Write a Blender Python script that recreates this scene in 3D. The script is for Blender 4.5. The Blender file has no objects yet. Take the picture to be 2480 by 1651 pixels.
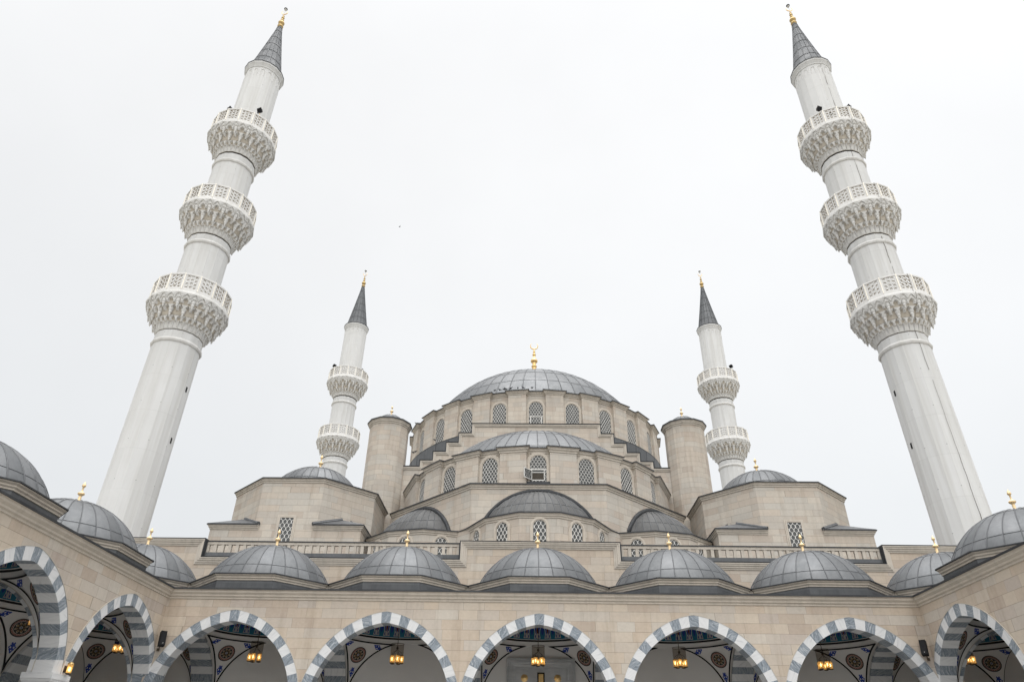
import bpy, math, random
from mathutils import Vector, Matrix
random.seed(7)
R = math.radians
PI = math.pi
sin, cos, sqrt = math.sin, math.cos, math.sqrt

# ------------------------------------------------------------------ camera
scene = bpy.context.scene
COL = scene.collection
cam_d = bpy.data.cameras.new('camera')
cam_d.sensor_width = 36.0
cam_d.lens = 1682.74 / 2480 * 36.0
cam_d.clip_start = 0.1
cam_d.clip_end = 5000
cam = bpy.data.objects.new('camera', cam_d)
COL.objects.link(cam)
_r = Vector((0.99975213, 0.01649169, 0.01495676))
_u = Vector((-0.00377769, -0.53639778, 0.84395684))
_f = Vector((-0.02194105, 0.84380415, 0.53620252))
cam.matrix_world = Matrix(((_r.x, _u.x, -_f.x, -0.64), (_r.y, _u.y, -_f.y, 0.0), (_r.z, _u.z, -_f.z, 1.6), (0, 0, 0, 1)))
scene.camera = cam

# ------------------------------------------------------------------ view, sky, sun
scene.view_settings.view_transform = 'Standard'
scene.view_settings.look = 'None'
scene.view_settings.exposure = 0.75
scene.view_settings.gamma = 1.0
scene.view_settings.use_curve_mapping = False
SUN_EL, SUN_AZ = R(50), R(172)      # azimuth clockwise from +Y (behind the camera, a little to the right)
world = bpy.data.worlds.new('World')
scene.world = world
world.use_nodes = True
wt = world.node_tree
wt.nodes.clear()


def wn(t, **k):
    n = wt.nodes.new(t)
    for a, b in k.items():
        setattr(n, a, b)
    return n


w_out = wn('ShaderNodeOutputWorld')
w_sky = wn('ShaderNodeTexSky', sky_type='NISHITA', sun_disc=False, sun_elevation=SUN_EL, sun_rotation=SUN_AZ)
w_bg1 = wn('ShaderNodeBackground')
w_bg1.inputs[1].default_value = 0.06
wt.links.new(w_sky.outputs[0], w_bg1.inputs[0])
w_tc = wn('ShaderNodeTexCoord')
w_sep = wn('ShaderNodeSeparateXYZ')
wt.links.new(w_tc.outputs['Generated'], w_sep.inputs[0])
w_ramp = wn('ShaderNodeValToRGB')      # the cloud layer: pale grey low down, brighter towards the zenith
cr = w_ramp.color_ramp
cr.elements[0].position = 0.0
cr.elements[0].color = (0.515, 0.531, 0.542, 1)
cr.elements[1].position = 1.0
cr.elements[1].color = (1.0, 1.0, 1.0, 1)
for p_, c_ in ((0.30, (0.558, 0.572, 0.583)), (0.5, (0.602, 0.611, 0.620)), (0.72, (0.642, 0.647, 0.653)), (0.86, (0.66, 0.664, 0.67))):
    e_ = cr.elements.new(p_)
    e_.color = (*c_, 1)
wt.links.new(w_sep.outputs[2], w_ramp.inputs[0])
w_noise = wn('ShaderNodeTexNoise')
w_noise.inputs['Scale'].default_value = 1.6
w_noise.inputs['Detail'].default_value = 5
w_noise.inputs['Roughness'].default_value = 0.55
wt.links.new(w_tc.outputs['Generated'], w_noise.inputs['Vector'])
w_mr = wn('ShaderNodeMapRange')
w_mr.inputs[1].default_value = 0.3
w_mr.inputs[2].default_value = 0.7
w_mr.inputs[3].default_value = 0.95
w_mr.inputs[4].default_value = 1.03
wt.links.new(w_noise.outputs[0], w_mr.inputs[0])
# overcast luminance rises near the zenith, boosted there to light the walls
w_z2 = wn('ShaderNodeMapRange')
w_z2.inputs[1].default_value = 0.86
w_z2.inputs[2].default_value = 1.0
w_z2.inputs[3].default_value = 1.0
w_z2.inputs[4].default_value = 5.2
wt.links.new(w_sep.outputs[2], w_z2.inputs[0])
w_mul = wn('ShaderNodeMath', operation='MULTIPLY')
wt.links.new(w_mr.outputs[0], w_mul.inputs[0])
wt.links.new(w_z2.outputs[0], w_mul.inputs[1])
w_az = wn('ShaderNodeMapRange')          # the cloud is a little thinner towards the right
w_az.inputs[1].default_value = -0.5
w_az.inputs[2].default_value = 0.5
w_az.inputs[3].default_value = 0.955
w_az.inputs[4].default_value = 1.045
wt.links.new(w_sep.outputs[0], w_az.inputs[0])
w_mul2 = wn('ShaderNodeMath', operation='MULTIPLY')
wt.links.new(w_mul.outputs[0], w_mul2.inputs[0])
wt.links.new(w_az.outputs[0], w_mul2.inputs[1])
w_fr = wn('ShaderNodeMapRange')          # and raised behind the camera, out of view, to lift the facing walls
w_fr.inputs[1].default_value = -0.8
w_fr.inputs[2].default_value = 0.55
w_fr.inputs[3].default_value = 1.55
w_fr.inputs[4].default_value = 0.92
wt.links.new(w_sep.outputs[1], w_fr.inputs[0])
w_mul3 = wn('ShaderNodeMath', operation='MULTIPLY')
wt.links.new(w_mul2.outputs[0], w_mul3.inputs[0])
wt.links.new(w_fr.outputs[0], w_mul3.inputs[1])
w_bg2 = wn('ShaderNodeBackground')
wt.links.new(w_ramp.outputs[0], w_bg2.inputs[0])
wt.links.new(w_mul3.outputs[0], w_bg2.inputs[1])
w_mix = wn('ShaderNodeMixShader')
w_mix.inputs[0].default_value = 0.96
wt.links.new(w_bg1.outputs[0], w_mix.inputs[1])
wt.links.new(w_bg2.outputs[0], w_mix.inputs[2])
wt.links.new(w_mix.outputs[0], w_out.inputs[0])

sun_d = bpy.data.lights.new('sun', 'SUN')
sun_d.energy = 0.5
sun_d.angle = R(70)
sun_d.color = (1.0, 0.965, 0.92)
sun = bpy.data.objects.new('sun', sun_d)
COL.objects.link(sun)
sd = Vector((sin(SUN_AZ) * cos(SUN_EL), cos(SUN_AZ) * cos(SUN_EL), sin(SUN_EL)))
sun.rotation_euler = (-sd).to_track_quat('-Z', 'Y').to_euler()
sun.location = (0, -20, 80)


# ------------------------------------------------------------------ materials
class NT:
    def __init__(s, name):
        s.m = bpy.data.materials.new(name)
        s.m.use_nodes = True
        s.t = s.m.node_tree
        s.b = s.t.nodes['Principled BSDF']
        s.out = s.t.nodes['Material Output']

    def n(s, t, ins=None, **k):
        nd = s.t.nodes.new(t)
        for a, b in k.items():
            setattr(nd, a, b)
        for a, b in (ins or {}).items():
            s.set(nd.inputs[a], b)
        return nd

    def set(s, sock, v):
        if hasattr(v, 'is_output'):
            s.t.links.new(v, sock)
        elif isinstance(v, tuple) and len(v) == 3 and sock.type == 'RGBA':
            sock.default_value = (*v, 1)
        else:
            sock.default_value = v

    def M(s, op, a, b=0.0, c=None):
        nd = s.n('ShaderNodeMath', operation=op)
        s.set(nd.inputs[0], a)
        s.set(nd.inputs[1], b)
        if c is not None:
            s.set(nd.inputs[2], c)
        return nd.outputs[0]

    def mr(s, v, a, b, c=0.0, d=1.0, smooth=False):
        nd = s.n('ShaderNodeMapRange')
        if smooth:
            nd.interpolation_type = 'SMOOTHSTEP'
        for i, x in enumerate((v, a, b, c, d)):
            s.set(nd.inputs[i], x)
        return nd.outputs[0]

    def mix(s, f, a, b, mode='MIX'):
        nd = s.n('ShaderNodeMix', data_type='RGBA', blend_type=mode)
        s.set(nd.inputs[0], f)
        s.set(nd.inputs[6], a)
        s.set(nd.inputs[7], b)
        return nd.outputs[2]

    def uv(s):
        nd = s.n('ShaderNodeUVMap')
        sp = s.n('ShaderNodeSeparateXYZ', {0: nd.outputs[0]})
        return nd.outputs[0], sp.outputs[0], sp.outputs[1]

    def obj(s):
        return s.n('ShaderNodeNewGeometry').outputs['Position']

    def noise(s, vec, scale, detail=4, rough=0.55, dim='3D'):
        nd = s.n('ShaderNodeTexNoise', {'Scale': scale, 'Detail': detail, 'Roughness': rough}, noise_dimensions=dim)
        if dim == '1D':
            s.set(nd.inputs['W'], vec)
        else:
            s.set(nd.inputs['Vector'], vec)
        return nd.outputs[0]

    def vec(s, x, y, z=0.0):
        nd = s.n('ShaderNodeCombineXYZ', {0: x, 1: y, 2: z})
        return nd.outputs[0]

    def scale(s, v, xyz):
        nd = s.n('ShaderNodeVectorMath', {0: v, 1: xyz}, operation='MULTIPLY')
        return nd.outputs[0]

    def wnoise(s, v, dim='2D'):
        nd = s.n('ShaderNodeTexWhiteNoise', noise_dimensions=dim)
        s.set(nd.inputs['W' if dim == '1D' else 'Vector'], v)
        return nd.outputs[0]

    def ramp(s, f, stops):
        nd = s.n('ShaderNodeValToRGB', {0: f})
        e = nd.color_ramp.elements
        while len(e) < len(stops):
            e.new(0.5)
        for i, (p, c) in enumerate(stops):
            e[i].position = p
            e[i].color = (*c, 1)
        return nd.outputs[0]

    def done(s, base=None, rough=0.7, metal=0.0, bump=None, bstr=0.3, bdist=0.02, spec=0.3):
        if base is not None:
            s.set(s.b.inputs['Base Color'], base)
        s.set(s.b.inputs['Roughness'], rough)
        s.set(s.b.inputs['Metallic'], metal)
        s.set(s.b.inputs['Specular IOR Level'], spec)
        if bump is not None:
            bp = s.n('ShaderNodeBump', {'Strength': bstr, 'Distance': bdist, 'Height': bump})
            s.t.links.new(bp.outputs[0], s.b.inputs['Normal'])
        return s.m


def ashlar(name, h, w, cols, joint=(0.2, 0.17, 0.14), jw=0.012, jf=0.75):
    t = NT(name)
    _, u, v = t.uv()
    vr = t.M('DIVIDE', v, h)
    row = t.M('FLOOR', vr)
    fv = t.M('FRACT', vr)
    sh = t.M('MULTIPLY', t.wnoise(row, '1D'), 7.0)
    wob = t.noise(t.M('ADD', t.M('MULTIPLY', u, 0.55), t.M('MULTIPLY', row, 13.7)), 1.0, 1, 0.5, '1D')
    u2 = t.M('ADD', t.M('ADD', t.M('DIVIDE', u, w), sh), t.M('MULTIPLY', wob, 1.1))
    cell = t.M('FLOOR', u2)
    fu = t.M('FRACT', u2)
    rnd = t.wnoise(t.vec(cell, row))
    rnd2 = t.wnoise(t.vec(t.M('ADD', cell, 91.3), row))
    col = t.ramp(rnd, cols)
    P = t.obj()
    big = t.noise(P, 0.35, 4, 0.6)
    col = t.mix(t.mr(big, 0.3, 0.7, 0.0, 1.0), col, t.mix(1.0, col, (0.90, 0.905, 0.915), 'MULTIPLY'))
    fine = t.noise(P, 7.0, 5, 0.65)
    col = t.mix(0.55, col, t.mix(1.0, col, t.ramp(fine, [(0.25, (0.86, 0.85, 0.84)), (0.75, (1.08, 1.08, 1.08))]), 'MULTIPLY'))
    streak = t.noise(t.scale(P, (2.3, 2.3, 0.16)), 1.0, 4, 0.6)
    col = t.mix(t.mr(streak, 0.50, 0.74, 0.0, 0.75), col, t.mix(1.0, col, (0.80, 0.775, 0.75), 'MULTIPLY'))
    patch = t.noise(t.vec(t.M('ADD', u, t.M('MULTIPLY', rnd2, 30)), v, rnd), 1.3, 3, 0.5)
    col = t.mix(t.mr(patch, 0.5, 0.75, 0, 0.35), col, t.mix(1.0, col, (1.06, 1.0, 0.95), 'MULTIPLY'))
    du = t.M('MULTIPLY', t.M('MINIMUM', fu, t.M('SUBTRACT', 1.0, fu)), w)
    dv = t.M('MULTIPLY', t.M('MINIMUM', fv, t.M('SUBTRACT', 1.0, fv)), h)
    d = t.M('MINIMUM', t.M('MULTIPLY', du, 1.5), dv)
    jm = t.mr(d, jw * 0.5, jw, jf, 0.0)
    jvar = t.M('MULTIPLY', jm, t.mr(t.noise(P, 1.1, 3), 0.3, 0.65, 0.45, 1.0))
    col = t.mix(jvar, col, joint)
    hgt = t.M('ADD', t.M('MULTIPLY', fine, 0.25), t.M('SUBTRACT', t.M('MULTIPLY', rnd2, 0.3), jm))
    return t.done(col, 0.8, 0, hgt, 0.35, 0.01, 0.25)


STONE_COLS = [(0.0, (0.465, 0.388, 0.318)), (0.22, (0.53, 0.445, 0.355)), (0.45, (0.56, 0.485, 0.395)), (0.7, (0.505, 0.445, 0.38)), (0.88, (0.555, 0.505, 0.435)), (1.0, (0.47, 0.40, 0.345))]
M_stone = ashlar('cream_stone_blocks', 0.46, 1.05, STONE_COLS)
HALL_COLS = [(0.0, (0.475, 0.41, 0.347)), (0.25, (0.53, 0.465, 0.392)), (0.5, (0.555, 0.503, 0.432)), (0.75, (0.51, 0.474, 0.42)), (1.0, (0.48, 0.43, 0.372))]
M_hall = ashlar('beige_stone_blocks', 0.47, 1.15, HALL_COLS, jw=0.017, jf=0.65)


def trim_mat(name, base):
    t = NT(name)
    P = t.obj()
    n1 = t.noise(P, 1.2, 5, 0.65)
    n2 = t.noise(t.scale(P, (3.5, 3.5, 0.7)), 1.0, 5, 0.6)
    c = t.mix(t.mr(n1, 0.3, 0.7), tuple(x * 1.05 for x in base), tuple(x * 0.86 for x in base))
    c = t.mix(t.mr(n2, 0.5, 0.75, 0, 0.5), c, tuple(x * 0.62 for x in base))
    return t.done(c, 0.8, 0, t.noise(P, 9, 4), 0.2, 0.01, 0.25)


M_trim = trim_mat('carved_cream_stone', (0.52, 0.465, 0.395))
M_wtrim = trim_mat('pale_window_surround', (0.55, 0.495, 0.425))
M_dtrim = trim_mat('weathered_beige_stone', (0.52, 0.47, 0.405))


def lead_mat(name, a, b, rough=0.5, metal=0.35):
    t = NT(name)
    _, u, v = t.uv()
    P = t.obj()
    rnd = t.wnoise(t.vec(t.M('FLOOR', u), t.M('FLOOR', v)))
    c = t.mix(rnd, a, b)
    n1 = t.noise(P, 0.9, 6, 0.65)
    c = t.mix(t.mr(n1, 0.35, 0.7), c, t.mix(1.0, c, (1.22, 1.24, 1.25), 'MULTIPLY'))
    n2 = t.noise(t.scale(P, (5, 5, 1.5)), 1.0, 6, 0.7)
    c = t.mix(t.mr(n2, 0.42, 0.72, 0, 0.8), c, t.mix(1.0, c, (0.72, 0.73, 0.74), 'MULTIPLY'))
    n3 = t.noise(P, 2.1, 3, 0.5)
    c = t.mix(t.mr(n3, 0.62, 0.76, 0, 0.40), c, tuple(min(1, x * 2.1) for x in a))
    return t.done(c, t.mr(n1, 0.3, 0.7, rough - 0.08, rough + 0.12), metal, t.noise(P, 6, 4), 0.15, 0.02, 0.4)


M_lead = lead_mat('grey_lead_sheet', (0.088, 0.091, 0.094), (0.136, 0.139, 0.143))
M_leadd = lead_mat('dark_lead_flashing', (0.032, 0.033, 0.036), (0.048, 0.05, 0.053), 0.6, 0.2)
M_leads = lead_mat('weathered_lead_sheet', (0.085, 0.088, 0.092), (0.115, 0.118, 0.122), 0.55, 0.25)
M_leadx = lead_mat('dull_brownish_lead', (0.058, 0.057, 0.056), (0.088, 0.087, 0.085), 0.65, 0.1)
M_seam = lead_mat('lead_roll_seam', (0.068, 0.07, 0.073), (0.08, 0.082, 0.086), 0.5, 0.3)


def white_mat():
    t = NT('white_rendered_panel')
    _, u, v = t.uv()
    P = t.obj()
    rnd = t.wnoise(t.vec(t.M('FLOOR', u), t.M('FLOOR', t.M('DIVIDE', v, 3.05))))
    c = t.mix(rnd, (0.60, 0.598, 0.588), (0.635, 0.632, 0.623))
    st = t.noise(t.scale(P, (2.2, 2.2, 0.09)), 1.0, 5, 0.6)
    c = t.mix(t.mr(st, 0.46, 0.72, 0, 0.8), c, (0.50, 0.49, 0.465))
    n1 = t.noise(P, 0.4, 4, 0.6)
    c = t.mix(t.mr(n1, 0.4, 0.7, 0, 0.4), c, (0.56, 0.555, 0.54))
    fu = t.M('FRACT', u)
    du = t.M('MINIMUM', fu, t.M('SUBTRACT', 1.0, fu))
    fv = t.M('FRACT', t.M('DIVIDE', v, 3.05))
    dv = t.M('MULTIPLY', t.M('MINIMUM', fv, t.M('SUBTRACT', 1.0, fv)), 3.05)
    j = t.M('MAXIMUM', t.mr(du, 0.008, 0.02, 0.28, 0), t.mr(dv, 0.010, 0.024, 0.28, 0))
    c = t.mix(t.M('MULTIPLY', j, t.mr(n1, 0.35, 0.6, 0.4, 1)), c, (0.33, 0.32, 0.30))
    # small fixing holes in rows
    pu = t.M('ABSOLUTE', t.M('SUBTRACT', t.M('FRACT', t.M('MULTIPLY', u, 0.5)), 0.5))
    pv = t.M('ABSOLUTE', t.M('SUBTRACT', t.M('FRACT', t.M('DIVIDE', t.M('ADD', v, 0.8), 3.05)), 0.5))
    hole = t.M('MULTIPLY', t.M('LESS_THAN', pu, 0.03), t.M('LESS_THAN', pv, 0.009))
    c = t.mix(t.M('MULTIPLY', hole, 0.6), c, (0.15, 0.15, 0.15))
    return t.done(c, 0.65, 0, t.noise(P, 5, 4), 0.08, 0.01, 0.3)


M_white = white_mat()


def cast_mat():
    t = NT('white_cast_ornament')
    P = t.obj()
    n = t.noise(P, 2.0, 5, 0.6)
    c = t.mix(t.mr(n, 0.35, 0.7), (0.70, 0.692, 0.675), (0.62, 0.605, 0.58))
    return t.done(c, 0.7, 0, None, spec=0.25)


M_cast = cast_mat()
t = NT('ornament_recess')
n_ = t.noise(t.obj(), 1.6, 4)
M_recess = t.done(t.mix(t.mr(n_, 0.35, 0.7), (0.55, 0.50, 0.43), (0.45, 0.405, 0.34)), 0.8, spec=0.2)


def gold_mat(name, c1, c2, rough=0.32, metal=1.0):
    t = NT(name)
    n = t.noise(t.obj(), 8, 4)
    return t.done(t.mix(n, c1, c2), rough, metal, spec=0.5)


M_gold = gold_mat('gilded_metal', (0.74, 0.49, 0.19), (0.82, 0.58, 0.28), 0.38, 0.8)
M_goldp = gold_mat('pale_gilded_metal', (0.76, 0.56, 0.30), (0.82, 0.63, 0.38), 0.5, 0.45)
M_bronze = gold_mat('aged_brass', (0.36, 0.24, 0.09), (0.55, 0.40, 0.18), 0.4, 0.7)
M_iron = gold_mat('dark_bronze', (0.06, 0.045, 0.03), (0.10, 0.075, 0.05), 0.5, 0.6)
M_strip = gold_mat('cream_light_strip', (0.90, 0.84, 0.73), (0.92, 0.87, 0.77), 0.5, 0.0)


def marble_white():
    t = NT('white_veined_marble')
    uvv, u, v = t.uv()
    n = t.noise(t.scale(uvv, (1.2, 9.0, 1.0)), 1.0, 6, 0.62)
    c = t.ramp(n, [(0.25, (0.44, 0.45, 0.46)), (0.42, (0.61, 0.613, 0.613)), (0.75, (0.69, 0.69, 0.685))])
    return t.done(c, 0.45, 0, spec=0.4)


def marble_grey():
    t = NT('blue_grey_veined_marble')
    uvv, u, v = t.uv()
    w = t.noise(uvv, 2.2, 4, 0.6)
    vv = t.vec(t.M('ADD', t.M('MULTIPLY', u, 2.5), t.M('MULTIPLY', w, 2.2)), t.M('ADD', t.M('MULTIPLY', v, 15.0), t.M('MULTIPLY', w, 5.0)))
    n = t.noise(vv, 1.0, 7, 0.72)
    c = t.ramp(n, [(0.30, (0.075, 0.09, 0.11)), (0.44, (0.175, 0.205, 0.235)), (0.56, (0.275, 0.305, 0.335)), (0.68, (0.53, 0.55, 0.56))])
    return t.done(c, 0.45, 0, spec=0.4)


M_mw = marble_white()
M_mg = marble_grey()
t = NT('pale_plaster')
n_ = t.noise(t.obj(), 0.8, 4)
M_plaster = t.done(t.mix(n_, (0.66, 0.645, 0.62), (0.72, 0.705, 0.68)), 0.85, 0, spec=0.2)
t = NT('marble_door_surround')
n_ = t.noise(t.scale(t.obj(), (1.0, 1.0, 3.0)), 1.2, 6, 0.65)
M_doorm = t.done(t.mix(t.mr(n_, 0.3, 0.7), (0.50, 0.51, 0.51), (0.36, 0.37, 0.375)), 0.4, 0, spec=0.4)
t = NT('black_paint')
M_black = t.done(t.mix(t.noise(t.obj(), 4), (0.008, 0.008, 0.009), (0.014, 0.014, 0.015)), 0.65, spec=0.15)
t = NT('black_plastic')
M_blackp = t.done(t.mix(t.noise(t.obj(), 9), (0.007, 0.007, 0.008), (0.013, 0.013, 0.014)), 0.6, spec=0.15)
t = NT('white_lattice')
M_lattice = t.done(t.mix(t.noise(t.obj(), 5), (0.70, 0.69, 0.66), (0.60, 0.585, 0.555)), 0.6)


def glass_mat():
    t = NT('dark_window_glass')
    n = t.noise(t.obj(), 0.5, 3)
    return t.done(t.mix(n, (0.055, 0.058, 0.058), (0.12, 0.122, 0.118)), 0.35, 0, spec=0.3)


M_glass = glass_mat()
t = NT('dark_room')
M_dark = t.done(t.mix(t.noise(t.obj(), 2), (0.045, 0.038, 0.03), (0.075, 0.065, 0.05)), 0.8)
t = NT('blue_tile_paint')
_, u_, v_ = t.uv()
M_blue = t.done(t.mix(t.noise(t.obj(), 9), (0.012, 0.035, 0.24), (0.018, 0.06, 0.32)), 0.6)
t = NT('white_paint')
M_wpaint = t.done(t.mix(t.noise(t.obj(), 9), (0.60, 0.59, 0.56), (0.66, 0.65, 0.62)), 0.6)
t = NT('bird_feather')
M_bird = t.done(t.mix(t.noise(t.obj(), 30), (0.018, 0.019, 0.022), (0.05, 0.052, 0.06)), 0.7)


def band_mat():
    """painted dome collar: ogee arches in teal on blue with pale outlines and dark red buds"""
    t = NT('painted_ogee_frieze')
    _, u, v = t.uv()
    fu = t.M('SUBTRACT', t.M('FRACT', u), 0.5)
    au = t.M('ABSOLUTE', fu)
    base = (0.012, 0.038, 0.22)
    teal = (0.012, 0.13, 0.21)
    pale = (0.42, 0.40, 0.36)
    red = (0.09, 0.012, 0.012)
    # ogee half-width over height
    wv = t.M('ADD', 0.19, t.M('MULTIPLY', 0.09, t.M('SINE', t.M('MULTIPLY', v, 6.0))))
    wv = t.M('MULTIPLY', wv, t.mr(v, 0.55, 0.92, 1.0, 0.0))
    d = t.M('SUBTRACT', au, wv)
    c = t.mix(t.M('LESS_THAN', d, 0.0), base, teal)
    inner = t.M('ADD', t.M('POWER', t.M('DIVIDE', fu, 0.13), 2.0), t.M('POWER', t.M('DIVIDE', t.M('SUBTRACT', v, 0.42), 0.22), 2.0))
    c = t.mix(t.M('LESS_THAN', inner, 1.0), c, base)
    c = t.mix(t.M('LESS_THAN', t.M('ABSOLUTE', d), 0.03), c, pale)
    eu = t.M('SUBTRACT', 0.5, au)
    bud = t.M('ADD', t.M('POWER', t.M('DIVIDE', eu, 0.075), 2.0), t.M('POWER', t.M('DIVIDE', t.M('SUBTRACT', v, 0.42), 0.17), 2.0))
    c = t.mix(t.M('LESS_THAN', bud, 1.5), c, pale)
    c = t.mix(t.M('LESS_THAN', bud, 1.0), c, red)
    tip = t.M('ADD', t.M('POWER', t.M('DIVIDE', eu, 0.05), 2.0), t.M('POWER', t.M('DIVIDE', t.M('SUBTRACT', v, 0.68), 0.12), 2.0))
    c = t.mix(t.M('LESS_THAN', tip, 1.0), c, red)
    ring = t.M('SQRT', t.M('ADD', t.M('POWER', t.M('SUBTRACT', au, 0.33), 2.0), t.M('POWER', t.M('MULTIPLY', t.M('SUBTRACT', v, 0.14), 0.75), 2.0)))
    c = t.mix(t.M('LESS_THAN', t.M('ABSOLUTE', t.M('SUBTRACT', ring, 0.075)), 0.022), c, pale)
    stem = t.M('MULTIPLY', t.M('LESS_THAN', t.M('ABSOLUTE', t.M('SUBTRACT', eu, t.M('MULTIPLY', t.M('SUBTRACT', 1.0, v), 0.03))), 0.03), t.M('LESS_THAN', v, 0.26))
    c = t.mix(stem, c, pale)
    c = t.mix(t.M('LESS_THAN', v, 0.045), c, (0.012, 0.13, 0.2))
    return t.done(c, 0.6, 0, spec=0.25)


M_band = band_mat()


def roundel_mat():
    t = NT('painted_roundel_pattern')
    _, u, v = t.uv()
    r = t.M('SQRT', t.M('ADD', t.M('POWER', u, 2.0), t.M('POWER', v, 2.0)))
    a = t.M('ARCTAN2', v, u)
    dark = (0.020, 0.015, 0.013)
    red = (0.20, 0.025, 0.02)
    ochre = (0.21, 0.135, 0.055)
    pale = (0.45, 0.42, 0.36)
    blue = (0.02, 0.05, 0.2)
    pet = t.M('ABSOLUTE', t.M('SINE', t.M('MULTIPLY', a, 4.0)))
    rr = t.M('ADD', 0.22, t.M('MULTIPLY', pet, 0.34))
    c = t.mix(t.M('LESS_THAN', r, rr), dark, ochre)
    c = t.mix(t.M('LESS_THAN', t.M('ABSOLUTE', t.M('SUBTRACT', r, rr)), 0.035), c, pale)
    p2 = t.M('ABSOLUTE', t.M('COSINE', t.M('MULTIPLY', a, 4.0)))
    r2 = t.M('ADD', 0.16, t.M('MULTIPLY', p2, 0.22))
    c = t.mix(t.M('LESS_THAN', r, r2), c, dark)
    c = t.mix(t.M('LESS_THAN', r, 0.15), c, pale)
    c = t.mix(t.M('LESS_THAN', r, 0.09), c, blue)
    c = t.mix(t.M('GREATER_THAN', r, 0.70), c, red)
    z = t.M('ADD', 0.77, t.M('MULTIPLY', 0.05, t.M('SINE', t.M('MULTIPLY', a, 24.0))))
    c = t.mix(t.M('LESS_THAN', t.M('ABSOLUTE', t.M('SUBTRACT', r, z)), 0.02), c, pale)
    c = t.mix(t.M('LESS_THAN', t.M('ABSOLUTE', t.M('SUBTRACT', r, 0.69)), 0.02), c, pale)
    c = t.mix(t.M('GREATER_THAN', r, 0.86), c, (0.35, 0.31, 0.22))
    c = t.mix(t.M('GREATER_THAN', r, 0.885), c, (0.012, 0.012, 0.016))
    return t.done(c, 0.6, 0, spec=0.25)


M_roundel = roundel_mat()


def emit_mat(name, col, st):
    t = NT(name)
    e = t.n('ShaderNodeEmission', {0: (*col, 1), 1: st})
    t.t.links.new(e.outputs[0], t.out.inputs[0])
    return t.m


M_bulb = emit_mat('warm_bulb', (1.0, 0.76, 0.44), 7.0)
M_flood = emit_mat('lit_flood_lens', (1.0, 0.80, 0.45), 5.0)


def amber_mat():
    t = NT('amber_lamp_glass')
    tr = t.n('ShaderNodeBsdfTransparent', {0: (0.96, 0.80, 0.52, 1)})
    di = t.n('ShaderNodeBsdfTranslucent', {0: (0.70, 0.48, 0.20, 1)})
    em = t.n('ShaderNodeEmission', {0: (1.0, 0.62, 0.24, 1), 1: 0.17})
    ad = t.n('ShaderNodeAddShader', {0: di.outputs[0], 1: em.outputs[0]})
    mx = t.n('ShaderNodeMixShader', {0: 0.55, 1: tr.outputs[0], 2: ad.outputs[0]})
    t.t.links.new(mx.outputs[0], t.out.inputs[0])
    return t.m


M_amber = amber_mat()


def smoke_mat():
    t = NT('smoked_shade_glass')
    tr = t.n('ShaderNodeBsdfTransparent', {0: (0.80, 0.77, 0.73, 1)})
    di = t.n('ShaderNodeBsdfDiffuse', {0: (0.05, 0.04, 0.03, 1)})
    mx = t.n('ShaderNodeMixShader', {0: 0.12, 1: tr.outputs[0], 2: di.outputs[0]})
    t.t.links.new(mx.outputs[0], t.out.inputs[0])
    return t.m


M_smoke = smoke_mat()


def paving_mat():
    t = NT('pale_marble_paving')
    P = t.obj()
    br = t.n('ShaderNodeTexBrick', {'Vector': P, 'Color1': (0.27, 0.262, 0.25, 1), 'Color2': (0.23, 0.222, 0.21, 1), 'Mortar': (0.25, 0.24, 0.23, 1), 'Scale': 1.0, 'Mortar Size': 0.008, 'Brick Width': 1.0, 'Row Height': 0.6})
    n = t.noise(P, 0.7, 5)
    return t.done(t.mix(t.mr(n, 0.4, 0.7, 0, 0.3), br.outputs[0], (0.36, 0.35, 0.33)), 0.55)


M_pave = paving_mat()
t = NT('dry_ground')
n_ = t.noise(t.obj(), 0.05, 6)
M_ground = t.done(t.mix(n_, (0.16, 0.15, 0.12), (0.24, 0.22, 0.18)), 0.9)


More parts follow.
